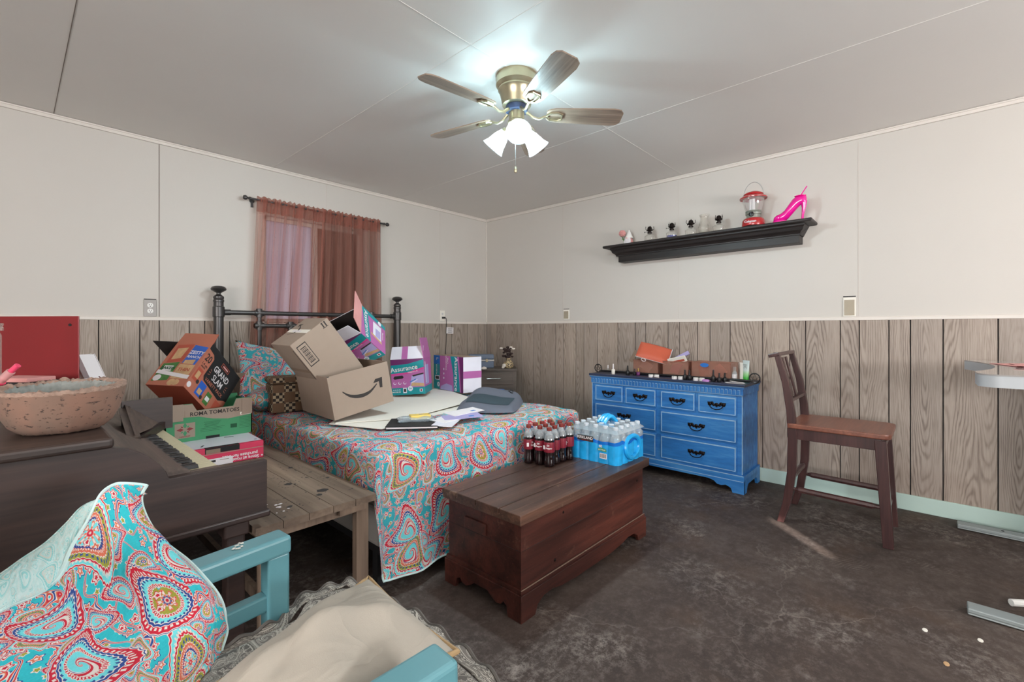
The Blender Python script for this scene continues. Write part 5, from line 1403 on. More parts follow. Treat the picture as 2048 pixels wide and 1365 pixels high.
mb = pillow_mb('wrap', .21, .12, .035, 12); mb.build('pouch_body', yp, True, 180)
MB('yellow').box((.02, 0, .012), (.11, .06, .022), (0, 0, .05)).build('yellow_packet', yp, bevel=.004)
# grey padded bag
def bag(u, v):
    a, b = 2*u-1, 2*v-1
    w_ = .33*(1-.12*b*b); x = a*w_; y = b*.20*(1-.10*a*a)
    e = max(0, 1-abs(a)**4)*max(0, 1-abs(b)**5)
    z = .055*e**.5 + .045*math.exp(-((a-.55)**2)/.10)*e + .012*math.sin(b*3)*e
    return (x, y, z)
bg = thing('grey_padded_bag', 'slate grey padded laptop bag with a dark mesh panel lying on the bed', 'bag', (2.20, 2.20, .625), (0, .02, .62))
mb = MB('bagg').grid(bag, 30, 20); mb.grid(lambda u, v: (bag(u, v)[0], bag(u, v)[1], 0.0), 30, 20); bmesh.ops.remove_doubles(mb.bm, verts=mb.bm.verts, dist=.0005); mb.build('bag_body', bg, True, 60)
MB('bagt').grid(lambda u, v: tuple(V(bag(.12+.42*u, .12+.72*v))+V((0, 0, .0025))), 16, 14).build('mesh_panel', bg, True, 180)
MB('black').tube([V(bag(.66, .18))+V((0, 0, .004)), V(bag(.70, .25))+V((0, 0, .006)), V(bag(.76, .25))+V((0, 0, .006)), V(bag(.76, .18))+V((0, 0, .004))], .003, 6, closed=True).build('buckle', bg, True)
MB('bluep').tube([V(bag(.78+.02*k, .35+.06*k))+V((0, 0, .002)) for k in range(5)], .002, 6).build('blue_zip', bg, True)

# ------------------------------------------------------------------ nightstand in the corner
D0 = 4.66
pc = W(1030, 738, D0); az = 0
ns = thing('nightstand', 'small dark grey-brown nightstand with a shaped apron, set across the room corner', 'nightstand', (W(985, 738, D0+.17).x, W(985, 738, D0+.17).y, 0), (0, 0, -YAW+.06))
NW, ND, NH = .27, .17, .738
# local x = picture right, y = away from the camera
off = .0
MB('night').bx((-NW-.0, -ND-.012, NH-.024), (NW-.03+.01, ND, NH)).build('top', ns, bevel=.004)
MB('night').bx((-NW+.01, -ND+.004, NH-.20), (NW-.03, ND-.01, NH-.024)).build('case', ns)
dwr = MB('night').bx((-NW+.05, -ND-.004, NH-.165), (NW-.065, -ND+.01, NH-.045)).build('drawer', ns, bevel=.003)
MB('steel').tube([(-.06, -ND-.004, NH-.10), (-.055, -ND-.02, NH-.10), (.07, -ND-.02, NH-.10), (.075, -ND-.004, NH-.10)], .004, 8).build('handle', dwr, True)
ap_ = [(0, -.20), (.46, -.20), (.46, -.29), (.43, -.26), (.40, -.245), (.36, -.24), (.32, -.225), (.23, -.232), (.14, -.225), (.10, -.24), (.06, -.245), (.03, -.26), (0, -.29)]
MB('night').prism([(u-.235, NH+w_) for u, w_ in ap_], (-.01, -ND+.006, 0), (1, 0, 0), (0, 0, 1), -.016).build('apron', ns)
for x in (-NW+.035, NW-.055):
    for y in (-ND+.02, ND-.03): MB('night').bx((x-.02, y-.016, 0), (x+.02, y+.016, NH-.20)).build('leg', ns)
MB('night').bx((-NW+.02, -ND+.02, .28), (NW-.04, ND-.02, .298)).build('lower_shelf', ns)
p = W(962, 735, 4.80)
tc = thing('train_case', 'small slate blue hard vanity case standing on the nightstand', 'case', (p.x, p.y, NH), (0, 0, -YAW+.12))
MB('case').bx((-.13, -.075, 0), (.13, .075, .072)).build('case_body', tc, bevel=.010, bseg=3)
MB('case').bx((-.13, -.075, .088), (.13, .075, .140)).build('case_lid', tc, bevel=.012, bseg=3)
MB('steel').bx((-.132, -.077, .072), (.132, .077, .088)).build('metal_band', tc, bevel=.002)
MB('brass').box((.055, -.079, .078), (.022, .006, .032)).build('latch', tc, bevel=.001)
p = W(968, 733, 4.60)
tag(MB('shell').lathe([(0, 0), (.025, 0), (.03, .01), (.018, .022), (0, .028)], (p.x, p.y, NH), 14, squash=(1.2, .8)).build('seashell', smooth=True), 'pale seashell on the nightstand in front of the vanity case', 'shell')
p = W(1015, 735, 4.74)
vs = thing('flower_vase', 'small gold-patterned vase with dark dried flowers and shells around it', 'vase', (p.x, p.y, NH), (0, 0, -YAW))
vm = NT('gold_lace'); vo = vm.n('TexVoronoi', {'Vector': vm.obj(), 'Scale': 70}).outputs[0]; vm.set(Base_Color=vm.ramp(vo, [(.35, srgb(60, 50, 42)), (.5, srgb(190, 168, 130))]), Roughness=.5)
M['lace'] = vm.m
MB('lace').lathe([(0, 0), (.04, 0), (.052, .02), (.05, .05), (.03, .075), (.02, .095), (.028, .115), (0, .116)], (.01, 0, 0), 22).build('vase_body', vs, True, 60)
random.seed(5)
mb = MB('dkflower')
for i in range(30):
    th, rr = random.uniform(0, 2*PI), random.uniform(0, .055)
    mb.ball((rr*math.cos(th), rr*math.sin(th)*.7, .16+random.uniform(-.045, .055)), random.uniform(.010, .020), (1, 1, .8), 8)
mb.build('dried_blossoms', vs, True)
for cx_, cz_ in ((-.065, .205), (.035, .215), (.062, .20)):
    MB('shell').ball((cx_, -.01, cz_), .014, (1.3, .4, .7), 8).build('white_petal', vs, True)
MB('shell').ball((-.035, -.045, .03), .022, (1, .8, .9), 10).ball((-.045, -.055, .012), .015, (1.1, 1, .8), 8).build('shells', vs, True)

# ------------------------------------------------------------------ wooden table
tb = thing('wooden_table', 'low rough planked pine table with ink-like stains between the piano and the bed', 'table', (.62, 2.35, 0))
tx0, tx1, ty0, ty1, tz = .545, .992, 1.645, 3.10, .480
def tr(x, y, z): return (x-.62, y-2.35, z)
mb = MB('table'); n = 5; w_ = (tx1-tx0)/n
for i in range(n): mb.bx(tr(tx0+w_*i+.0012, ty0, tz-.026), tr(tx0+w_*(i+1)-.0012, ty1, tz))
st = mb.use('ink'); random.seed(3)
def blot(x, y, r, sx_=1, n=11):
    st.poly([tr(x+r*sx_*math.cos(2*PI*i/n)*random.uniform(.6, 1.1), y+r*math.sin(2*PI*i/n)*random.uniform(.6, 1.1), tz+.0006) for i in range(n)])
for c_, r_, k in (((.80, 2.02), .017, 12), ((.70, 1.76), .012, 14), ((.86, 1.84), .026, 0), ((.83, 1.80), .014, 0), ((.90, 2.25), .012, 8), ((.78, 2.35), .012, 6), ((.95, 1.98), .010, 5)):
    blot(*c_, r_)
    for j in range(k): blot(c_[0]+.035*math.cos(j*2*PI/k)*(1+.3*random.random()), c_[1]+.045*math.sin(j*2*PI/k)*(1+.3*random.random()), .0035, n=6)
for _ in range(110): blot(random.uniform(.58, .98), random.uniform(1.66, 2.5), random.uniform(.0015, .006), random.uniform(.6, 1.8), n=6)
st.use('paper')
for _ in range(10): blot(random.uniform(.64, .70), random.uniform(1.70, 1.86), random.uniform(.003, .008), n=7)
st.build('tabletop', tb, fixn=False)
MB('tableleg').bx(tr(tx0+.04, ty0+.03, tz-.062), tr(tx1-.04, ty0+.05, tz-.026)).bx(tr(.84, ty0+.004, tz-.048), tr(.955, ty0+.018, tz-.026)).bx(tr(tx1-.06, ty0+.06, tz-.08), tr(tx1-.04, ty1-.06, tz-.026)).bx(tr(tx0+.04, ty0+.06, tz-.08), tr(tx0+.06, ty1-.06, tz-.026)).build('apron', tb)
for x in (tx0+.05, tx1-.045):
    for y in (ty0+.045, ty1-.08):
        MB('tableleg').bx(tr(x-.026, y-.017, 0), tr(x+.026, y+.017, tz-.028)).build('leg', tb, bevel=.002)
MB('tableleg').bx(tr(tx0+.06, ty1-.095, .16), tr(tx1-.06, ty1-.07, .20)).bx(tr(tx0+.05, ty0+.08, .16), tr(tx0+.07, ty1-.1, .20)).build('stretcher', tb)

# red produce box
dR = (.331, .44, .086)
RB = carton('produce_box', 'flat crimson and white cardboard box with a handle slot lying on the pine table', (.550, 2.5555, .4815), (0, 0, -.053), dR, mat='magred', closed=True)
f = Face(*faces(dR)['top']); f.rect(.0, .05, .985, 1, 'coated', 1).poly([(.60, .47), (.73, .43), (.73, .46), (.62, .50)], 'ink', 2).disc(.93, .12, .007, 'ink', 2).poly([(.2, .12), (.25, .2), (.27, .19), (.22, .11)], 'ink', 2); f.rect(.23, 0, .67, .06, 'blackm', 2); f.build(RB)
f = Face(*faces(dR)['front']); f.rect(0, .64, 1, .68, 'card', 1).rect(.23, .70, .67, 1.0, 'blackm', 1).rect(.24, .70, .42, .93, 'cardin', 1.5)
f.txt('Store at room temp', .66, .15, .022, 'paper', PI, bold=.025).txt('purchase for best', .68, .36, .022, 'paper', PI, bold=.025).disc(.975, .15, .004, 'paper')
f.rect(.23, .0, .58, .40, 'paper', 4).rect(.26, .20, .36, .32, 'ink', 5).rect(.41, .27, .53, .30, 'cardin', 5)
f.build(RB)
# tomato crate
dT = (.392, .25, .195)
TM = thing('tomato_crate', 'green and brown open cardboard produce tray lettered for roma tomatoes', 'crate', (.515, 2.788, .5685), (0, 0, .0))
x, y, z = dT; t_ = .005
mb = MB('cardin').bx((t_, t_, 0), (x-t_, y-t_, t_))
mb.use('green').bx((0, 0, 0), (t_, y, z*.92)).bx((x-t_, 0, 0), (x, y, z*.92))
fr = [(0, 0), (x, 0), (x+.0, z), (x*.80, z), (x*.76, z*.80), (x*.34, z*.78), (x*.29, z*.97), (0, z*.97)]
mb.prism(fr, (0, 0, 0), (1, 0, 0), (0, 0, 1), -t_); mb.prism(fr, (0, y-t_, 0), (1, 0, 0), (0, 0, 1), -t_)
mb.build('tray_body', TM)
f = Face((0, 0, 0), (1, 0, 0), (0, 0, 1), x, z)
f.poly([(.02, .58), (.2, .63), (.36, .615), (.52, .52), (.7, .47), (.96, .52), (.96, .99), (.80, .99), (.765, .80), (.34, .78), (.29, .96), (.02, .96)], 'card', 1)
f.txt('ROMA TOMATOES', .55, .69, .0275, 'ink', 0, 2, .018, sx=.98)
f.rect(.10, .10, .32, .48, 'card', 1)
for k in range(4):
    a = PI/4*2*k; m_ = ('green', 'red')[k % 2 == 0]; c_, s_ = math.cos(a), math.sin(a); cu, cv, Rr = .21, .32, .036
    f.poly([(cu+(c_*r1-s_*r2)/x, cv+(s_*r1+c_*r2)/z) for r1, r2 in ((.006, 0), (Rr*.5, .009), (Rr, 0), (Rr*.5, -.009))], m_, 2)
for k in range(4):
    a = PI/4+PI/2*k; c_, s_ = math.cos(a), math.sin(a)
    f.poly([(.21+(c_*r1-s_*r2)/x, .32+(s_*r1+c_*r2)/z) for r1, r2 in ((.012, 0), (.018, .004), (.026, 0), (.018, -.004))], 'red' if k % 2 else 'green', 2)
f.txt('HARVEST', .21, .135, .011, 'red', 0, 2)
M['dkgreen'] = plain('dark_green_ink', srgb(30, 84, 54), .8)
for k in range(5): f.rect(.42+.01*(k % 2), .44-.03*k, .62-.012*k, .448-.03*k, 'dkgreen', 1)
for k in range(3): f.rect(.38, .28-.04*k, .66-.03*k, .288-.04*k, 'dkgreen', 1)
for k in range(8): f.rect(.84, .45-.04*k, .98, .457-.04*k, 'dkgreen', 1)
f.rect(.73, .20, .81, .31, 'dkgreen', 1).rect(.44, .0, .60, .07, 'blackm', 1.5).rect(.85, .53, .985, .61, 'cream', 1.5)
for k in range(4): f.disc(.87+.028*k, .56, .003, 'red', 2, 8)
f.rect(.205, .62, .21, .80, 'cardin', 2).rect(.795, .62, .80, .86, 'cardin', 2)
f.build(TM)
for xx, ww in ((0, .075), (x-.052, .052)):
    MB('card').bx((xx, -.004, z*.54), (xx+ww, .0, z*.98)).build('corner_fold', TM, bevel=.002)
# cracker carton tilted in the crate
dS = (.310, .205, .284)
SB = carton('snack_carton', 'open orange and black cracker variety carton tilted in the produce tray', (.586, 2.765, .852), (.053, .751, .694), dS, mat='orange', matin='cardin')
f = Face(*faces(dS)['left'])   # big picture face
f = Face(*faces(dS)['left'])
f.rect(0, 0, 1, 1, 'orange', .4)
# colourful printed packets
f.poly([(.08, .93), (.52, .97), (.50, .55), (.10, .50)], 'orangeD', 1).poly([(.15, .85), (.42, .88), (.40, .62), (.17, .58)], 'nut', 1.5)
f.poly([(.55, .95), (.95, .90), (.90, .48), (.52, .52)], 'royal', 1).txt('ZESTY', .74, .76, .030, 'paper', -.08, 2, .02).txt('RANCH', .73, .66, .022, 'paper', -.08, 2, .02).poly([(.56, .58), (.84, .60), (.84, .49), (.56, .50)], 'nut', 1.6)
f.poly([(.06, .48), (.46, .53), (.46, .12), (.06, .08)], 'leafp', 1).rect(.14, .32, .38, .44, 'paper', 1.5).txt('BAKED', .26, .38, .024, 'dkgreen', 0, 3.5, .03).disc(.16, .16, .02, 'paper', 2)
f.rect(.50, .16, .92, .48, 'nut', 1).txt('THIN', .70, .36, .028, 'orangeD', 0, 3, .02).poly([(.04, .26), (.96, .16), (.96, .24), (.04, .34)], 'paper', 3)
f.disc(.6, .08, .02, 'nut', 1).disc(.72, .08, .018, 'stonegp' if 'stonegp' in M else 'nut', 1.5)
f.build(SB)
f = Face(*faces(dS)['front'])
f.poly([(.22, .42), (.27, .36), (.80, .30), (.92, .38), (1, .40), (1, 1), (0, 1), (.0, .88), (.16, .86), (.22, .80)], 'blackm', 1)
f.txt('GRAND', .56, .70, .050, 'paper', -.0, 2, .01, sx=.82).txt('SLAM', .56, .54, .050, 'paper', 0, 2, .01, sx=.82).txt('VARIETY PACK', .56, .41, .026, 'orange', 0, 2, .01)
f.rect(.44, .82, .68, .91, 'orangeD', 1.6).rect(.45, .83, .67, .90, 'blackm', 1.8).rect(.48, .85, .64, .88, 'flower', 2.5)
for s_ in (-1, 1):
    for k in (-1, 0, 1): f.poly([(.56+s_*.24, .56+k*.035), (.56+s_*.29, .56+k*.06), (.56+s_*.29, .57+k*.06), (.56+s_*.24, .57+k*.035)], 'orange', 1.8)
f.txt('20', .105, .72, .060, 'ink', 0, 2, .02, sx=.8).txt('1.4 oz', .105, .58, .02, 'ink', 0, 2).txt('packs', .105, .53, .016, 'ink', 0, 2)
f.poly([(.03, .48), (.18, .48), (.18, .22), (.03, .22)], 'orangeD', 1).rect(.06, .28, .15, .42, 'nut', 1.5).poly([(.24, .33), (.42, .33), (.42, .06), (.24, .06)], 'royal', 1).rect(.28, .10, .38, .20, 'nut', 1.5).rect(.50, .05, .64, .28, 'leafp', 1).rect(.52, .12, .62, .20, 'paper', 1.5).rect(.75, .06, .95, .28, 'orangeD', 1)
f.disc(.06, .10, .015, 'paper', 2).disc(.18, .25, .011, 'ink', 2).disc(.42, .09, .011, 'ink', 2)
f.build(SB)
f = Face(*faces(dS)['bottom']); f.rect(0, 0, 1, 1, 'orangeD', 1); f.build(SB)
x, y, z = dS
flap(SB, 'flap', (0, 0, z), (0, y, z), (.10, .12, 1), .075, ('orange', 'orangeD'))
flap(SB, 'flap', (0, y, z), (x, y, z), (-.3, .9, -.2), .12, ('ink', 'ink'))
flap(SB, 'flap', (x, 0, z), (x, y, z), (.4, 0, 1), .06, ('cardin', 'cardin'))
# ------------------------------------------------------------------ piano
pn = thing('upright_piano', 'dark walnut spinet piano with its keyboard uncovered at the left edge', 'piano', (-.10, 2.32, 0))
def pr(x, y, z): return (x+.10, y-2.32, z)
PY0, PY1 = 1.649, 3.06
M['pianol'] = wood('walnut_lid', srgb(72, 57, 51), srgb(36, 28, 27), 0, .4, .8)
MB('piano').bx(pr(-.42, PY0+.004, .0), pr(-.40, PY1, .81)).bx(pr(-.40, PY0+.03, .06), pr(.16, PY1-.03, .12)).bx(pr(.12, PY0+.03, .12), pr(.14, PY1-.03, .60)).build('case', pn)
for y0, y1 in ((PY0, PY0+.03), (PY1-.03, PY1)):
    # side with its curved arm
    pts = [(-.42, 0), (.175, 0), (.175, .52), (.583, .53), (.583, .700), (.315, .700)]
    for k in range(1, 11):
        a = PI/2*k/10; pts.append((.315-.14*math.sin(a)*1.0, .700+.118*(1-math.cos(a))))
    pts = [(-.42, 0), (.175, 0), (.175, .52), (.583, .53), (.583, .700), (.315, .700), (.308, .722), (.292, .748), (.27, .772), (.245, .792), (.215, .808), (.175, .818), (-.42, .818)]
    MB('piano').prism(pts, pr(0, y1, 0), (1, 0, 0), (0, 0, 1), (y1-y0)).build('side_panel', pn, bevel=.002)
    MB('piano').bx(pr(.175, y0-.008, .512), pr(.592, y1+.002, .534)).build('arm_moulding', pn, bevel=.006, bseg=3)
lbl(MB('pianol').bx(pr(-.44, PY0-.028, .818), pr(.190, PY1+.02, .848)).build('lid', pn, bevel=.010, bseg=3), 'worn top board')
MB('piano').bx(pr(.16, PY0+.03, .534), pr(.448, PY1-.03, .665)).build('keybed', pn)
# sloping fallboard between the case and the keys
fb = MB('pianot')
A_ = [(.175, .815), (.215, .800), (.225, .786), (.260, .772), (.270, .752), (.372, .706), (.372, .690), (.20, .69), (.175, .70)]
fb.prism([(x, z) for x, z in A_], pr(0, PY1-.03, 0), (1, 0, 0), (0, 0, 1), (PY1-PY0-.06))
fb.build('fallboard', pn)
MB('pianot').bx(pr(.30, PY0+.03, .672), pr(.455, PY0+.055, .700)).build('key_block', pn, bevel=.002)
wk = None; ky0 = PY0+.058
for i in range(54):
    y = ky0+.0236*i
    if y > PY1-.06: break
    if wk is None:
        wk = MB('ivory').bx((-.09, -.0107, -.016), (.06, .0107, 0)).build('white_key', pn, bevel=.001, bseg=1); k_ = wk
    else:
        k_ = wk.copy(); COL.objects.link(k_)
    k_.location = pr(.393, y, .6985); k_.rotation_euler = (0, 0, 0)
bk = None
for i in range(52):
    if i % 7 in (2, 6): continue
    y = ky0+.0236*(i+.5)
    if y > PY1-.07: break
    if bk is None:
        bk = MB('black').box((0, 0, 0), (.052, .0105, .013), taper=.88).build('black_key', pn, bevel=.001, bseg=1); k_ = bk
    else:
        k_ = bk.copy(); COL.objects.link(k_)
    k_.location = pr(.378, y, .7055)
# loose folded board lying over the keys
mb = MB('pianot')
q0, q1 = V(pr(.315, 2.20, .722)), V(pr(.325, 2.50, .800))
mb.bar(q0, q1, .022, .038, up=(1, 0, .2))
mb.poly([q0+V((.0, 0, .02)), V(pr(.455, 2.50, .722)), V(pr(.455, 2.50, .722))+V((0, .02, .0)), q1+V((0, .0, .022))])
mb.use('piano').bx(pr(.315, 2.50, .70), pr(.49, 2.52, .835))
mb.bar(V(pr(.317, 2.205, .712)), V(pr(.455, 2.50, .716)), .016, .030)
mb.build('music_ledge', pn)
for y in (PY0+.06, PY1-.08): MB('piano').box(pr(.50, y, .27), (.055, .055, .53), taper=1.0).box(pr(.50, y, .49), (.075, .075, .06)).build('leg', pn, bevel=.006)

# stone bowl
bw = thing('stone_bowl', 'rough terracotta coloured stone planter bowl with a crumbly rim on the piano', 'bowl', (.103, 1.853, .8485))
NS = 150; random.seed(2)
def rimn(a, k=1): return .0012*math.sin(a*7+k)+.0012*math.sin(a*31+2*k)+.0030*random.uniform(-1, 1)
def bowl(prof, mat, name, jit=.0):
    mb = MB(mat); rings = []
    for r_, z_, j in prof:
        rings.append([mb.bm.verts.new(((r_+j*rimn(2*PI*k/NS))*math.cos(2*PI*k/NS), (r_+j*rimn(2*PI*k/NS, 2))*math.sin(2*PI*k/NS), z_+j*rimn(2*PI*k/NS, 3)*1.2+(.006*math.cos(2*PI*k/NS-1)*(z_/.13)))) for k in range(NS)])
    for A, B in zip(rings, rings[1:]):
        for k in range(NS): mb._f([A[k], A[(k+1) % NS], B[(k+1) % NS], B[k]])
    if name == 'outer_wall': mb._f(rings[0][::-1])
    if name == 'inner_wall': mb._f(rings[-1])
    return mb.build(name, bw, True, 60)
bowl([(.070, 0, .5), (.090, .004, .4), (.110, .022, .1), (.126, .055, .1), (.136, .09, .1), (.141, .120, .3)], 'stone', 'outer_wall')
bowl([(.141, .118, .3), (.140, .127, .9), (.133, .130, 1.1), (.124, .127, 1.1), (.118, .121, .8)], 'stoner', 'crumbled_rim')
bowl([(.119, .123, .8), (.112, .108, .6), (.098, .088, .5), (.07, .075, .5), (.03, .072, .4)], 'stoneg', 'inner_wall')
# red binder
Db = 1.74
pL, pR_ = W(-14, 700, Db+.03), W(157, 700, Db-.02)
rb = thing('ring_binder', 'large red ring binder standing upright behind the stone bowl', 'binder', ((pL.x+pR_.x)/2, (pL.y+pR_.y)/2, .8495), (0, 0, math.atan2(pR_.y-pL.y, pR_.x-pL.x)))
bw_ = (pR_-pL).length/2
MB('red').bx((-bw_, 0, 0), (bw_, .004, .338)).bx((-bw_, .036, 0), (bw_-.06, .040, .338)).bx((-bw_, 0, 0), (-bw_+.004, .040, .338)).build('cover', rb, bevel=.0015)
MB('paper').bx((-bw_+.01, .010, .02), (bw_-.065, .034, .31)).build('pages', rb)
MB('blackm').lathe([(0, 0), (.006, 0), (.006, .0012), (0, .0012)], (bw_-.036, 0, .305), 16, (0, -1, 0), squash=(1.2, .9)).build('rivet', rb)
# notebooks leaning right of the binder
def book(p, d, rot, label, cover, name='notebook'):
    t = thing(name, label, 'notebook', p, rot, 'notebooks leaning beside the red binder')
    x, y, z = d
    MB(cover).bx((-x/2, -y/2, 0), (x/2, -y/2+.002, z)).bx((-x/2, y/2-.002, 0), (x/2, y/2, z)).bx((-x/2, -y/2, 0), (-x/2+.002, y/2, z)).build('cover', t)
    MB('paper').bx((-x/2+.003, -y/2+.002, .002), (x/2-.003, y/2-.002, z-.002)).build('pages', t)
M['maroonbook'] = plain('maroon_leather', srgb(88, 42, 42), .5)
p = W(208, 762, 1.86)
book((p.x, p.y, .866), (.022, .07, .185), (0, -.44, -YAW), 'white notebook leaning at a slant right of the red binder, edge toward the camera', 'paper')
p = W(192, 762, 1.88)
book((p.x, p.y, .866), (.036, .08, .180), (0, -.42, -YAW), 'pale thick notebook between the red binder and the slanted white one', 'cream')
p = W(214, 765, 1.72)
book((p.x, p.y, .862), (.022, .12, .125), (0, -.80, -YAW), 'dark maroon notebook leaning below the white notebooks', 'maroonbook')
p = W(185, 760, 1.86)
tag(MB('paper').box((0, 0, 0), (.12, .10, .02)).build('paper_pile'), 'small pile of white papers behind the stone bowl rim', 'papers').location = (p.x, p.y, .8605)
# dark slab and pinkish box behind the bowl
p = W(70, 750, 1.60)
o = tag(MB('blackm').box((0, 0, 0), (.20, .13, .05)).build('dark_case', bevel=.003), 'flat dark case behind the left part of the stone bowl', 'case'); o.location = (p.x-.02, p.y+.0, .8745+.06); o.rotation_euler = (0, 0, -YAW+.1)
o = tag(MB('card').box((0, 0, 0), (.24, .15, .060)).build('brown_box', bevel=.002), 'low brown box under the flat dark case on the piano', 'box'); o.location = (p.x-.02, p.y, .8495+.030); o.rotation_euler = (0, 0, -YAW+.1)
o = tag(MB('flower').box((0, 0, 0), (.15, .09, .014)).build('pink_packet', bevel=.002), 'thin pinkish packet on top of the flat dark case', 'packet'); o.location = (p.x-.03, p.y+.01, .967); o.rotation_euler = (0, 0, -YAW-.1)
# glass jar at the very edge
p = W(-27, 700, 1.42)
jr = thing('glass_jar', 'clear glass jar partly cut off at the left edge of the photo', 'jar', (p.x, p.y, .8485))
MB('glassf').lathe([(0, .002), (.030, .002), (.032, .01), (.032, .27), (.026, .285)], seg=28).build('jar_body', jr, True, 50)
MB('glassf').lathe([(.028, .285), (.036, .285), (.036, .295), (.033, .298), (.036, .301), (.036, .308), (0, .31)], seg=28).build('jar_lid', jr, True, 50)
# pink tube
pa, pb_ = W(-103, 855, 1.3), W(36, 731, 1.32)
pk = thing('pink_marker', 'hot pink translucent tube resting at the left edge above the bowl', 'marker', (0, 0, 0))
M['hotp'] = plain('hot_pink_plastic', srgb(236, 72, 108), .25, coat=.5); M['pkg'] = glassy('pink_tinted', (.9, .5, .5), .1, .5)
d_ = (pb_-pa).normalized(); L_ = (pb_-pa).length
MB('hotp').tube([pa, pa+d_*(L_*.74)], .014, 12).build('barrel', pk, True)
MB('pkg').tube([pa+d_*(L_*.74), pa+d_*(L_*.9)], .0105, 12).build('collar', pk, True)
MB('hotp').tube([pa+d_*(L_*.9), pb_], .0075, 12).build('cap', pk, True)

# ------------------------------------------------------------------ teal armchair
ac = thing('teal_armchair', 'teal painted wooden armchair in the foreground with open loop arms', 'armchair', (.2, .88, 0))
def ar(x, y, z): return (x-.2, y-.88, z)
for y, dy in ((1.225, .022), (.580, -.012)):
    zt_ = .597
    yb = y-dy*2.2
    MB('teal').bar(ar(-.12, yb, zt_-.01), ar(.478, y, zt_), .066, .046).build('arm', ac, bevel=.009, bseg=3)
    MB('teal').bar(ar(.452, y, 0), ar(.452, y, .576), .052, .052, up=(0, 1, 0)).build('front_post', ac, bevel=.006, bseg=3)
    MB('teal').bar(ar(-.10, yb, .455), ar(.43, y, .462), .036, .040).build('side_rail', ac, bevel=.005)
    MB('teal').bar(ar(.27, y-dy*.6, .47), ar(.27, y-dy*.6, .576), .034, .030, up=(0, 1, 0)).build('arm_support', ac, bevel=.004)
    MB('teal').bar(ar(-.22, yb, 0), ar(-.10, yb, .50), .05, .05, up=(0, 1, 0)).bar(ar(-.10, yb, .50), ar(-.22, yb, .80), .05, .045, up=(0, 1, 0)).build('back_post', ac, bevel=.006)
MB('teal').bar(ar(-.21, .57, .77), ar(-.21, 1.21, .77), .05, .03).bar(ar(-.10, .57, .46), ar(-.10, 1.21, .46), .05, .03).build('back_rail', ac, bevel=.004)
MB('teal').bar(ar(.452, .60, .34), ar(.452, 1.20, .34), .05, .03).bar(ar(-.12, .60, .34), ar(-.12, 1.20, .34), .05, .03).bar(ar(-.12, .61, .34), ar(.44, .61, .34), .05, .03).bar(ar(-.12, 1.19, .34), ar(.44, 1.19, .34), .05, .03).build('seat_rail', ac, bevel=.004)
mp = MB('cream')
random.seed(9)
for i in range(7): mp.box(ar(.375+random.uniform(-.02, .02), 1.222+random.uniform(-.02, .02), .6203), (random.uniform(.004, .012), random.uniform(.003, .008), .0008), (0, .0, random.random()))
mp.build('chipped_paint', ac)
# patterned seat cushion (front overhangs the posts)
def cush(u, v, top=True):
    a, b = 2*u-1, 2*v-1
    x = -.10+(.66+.10)*u
    k_ = max(0, min(1, (x-.46)/.07)); k_ = k_*k_*(3-2*k_)
    wide = .248+.062*k_
    y = .905+b*wide
    rf = max(abs(a), abs(b))
    e = max(0, 1-abs(a)**14)*max(0, 1-abs(b)**14)
    z = .375+.070*e**.35
    if a > .80: x -= .02*abs(b)**4
    return x, y, z
sc_ = thing('seat_cushion', 'grey and cream damask seat cushion with a gathered scalloped edge on the armchair', 'cushion', (.28, .905, .36))
mb = MB('damask')
mb.grid(lambda u, v: (cush(u, v)[0]-.28, cush(u, v)[1]-.905, cush(u, v)[2]-.36), 40, 40, lambda u, v: (u*.76, v*.62))
mb.grid(lambda u, v: (cush(u, v)[0]-.28, cush(u, v)[1]-.905, .015-.010*(1-max(abs(2*u-1), abs(2*v-1))**6)), 40, 40, lambda u, v: (u*.76, v*.62))
bmesh.ops.remove_doubles(mb.bm, verts=mb.bm.verts, dist=.0015)
mb.build('cushion_body', sc_, True, 180)
def yk(x):
    k_ = max(0, min(1, (x-.44)/.09)); return .250+.066*k_*k_*(3-2*k_)
per = [(.12+.52*i/70, .905+yk(.12+.52*i/70)) for i in range(71)]
per += [(.64+.02*math.sin(PI*i/60), .905+.316-.632*i/60) for i in range(1, 60)]
per += [(.64-.52*i/70, .905-yk(.64-.52*i/70)) for i in range(71)]
pts2 = []
n = len(per)
cxm, cym = .45, .905
mb = MB('damask')
uvl = None
def ruffle(u, v):
    i = u*(n-1); k = int(min(i, n-2)); f_ = i-k
    x = per[k][0]*(1-f_)+per[k+1][0]*f_; y = per[k][1]*(1-f_)+per[k+1][1]*f_
    # outward direction, rounded at the corners
    dx, dy = x-.50, (y-.905)*.62; l_ = math.hypot(dx, dy) or 1; dx, dy = dx/l_, dy/l_
    fl_ = math.sin(u*2*PI*26)+.4*math.sin(u*2*PI*11)
    inn = max(0, min(1, (x-.42)/.10))
    ext = (.012+.034*inn)*v
    return (x+dx*ext-.28, y+dy*ext*1.1-.905, .058+.026*v*(1-inn)+(.005+.003*inn)*fl_*v-.010*v*v)
mb.grid(ruffle, 260, 6, lambda u, v: (u*1.1, v*.05))
rf = mb.build('ruffle', sc_, True, 180, fixn=False, solid=.003)
mb = MB('damask'); mb.tube([V(ruffle(i/260, 1)) for i in range(261)], .0045, 6); mb.build('ruffle_piping', sc_, True)

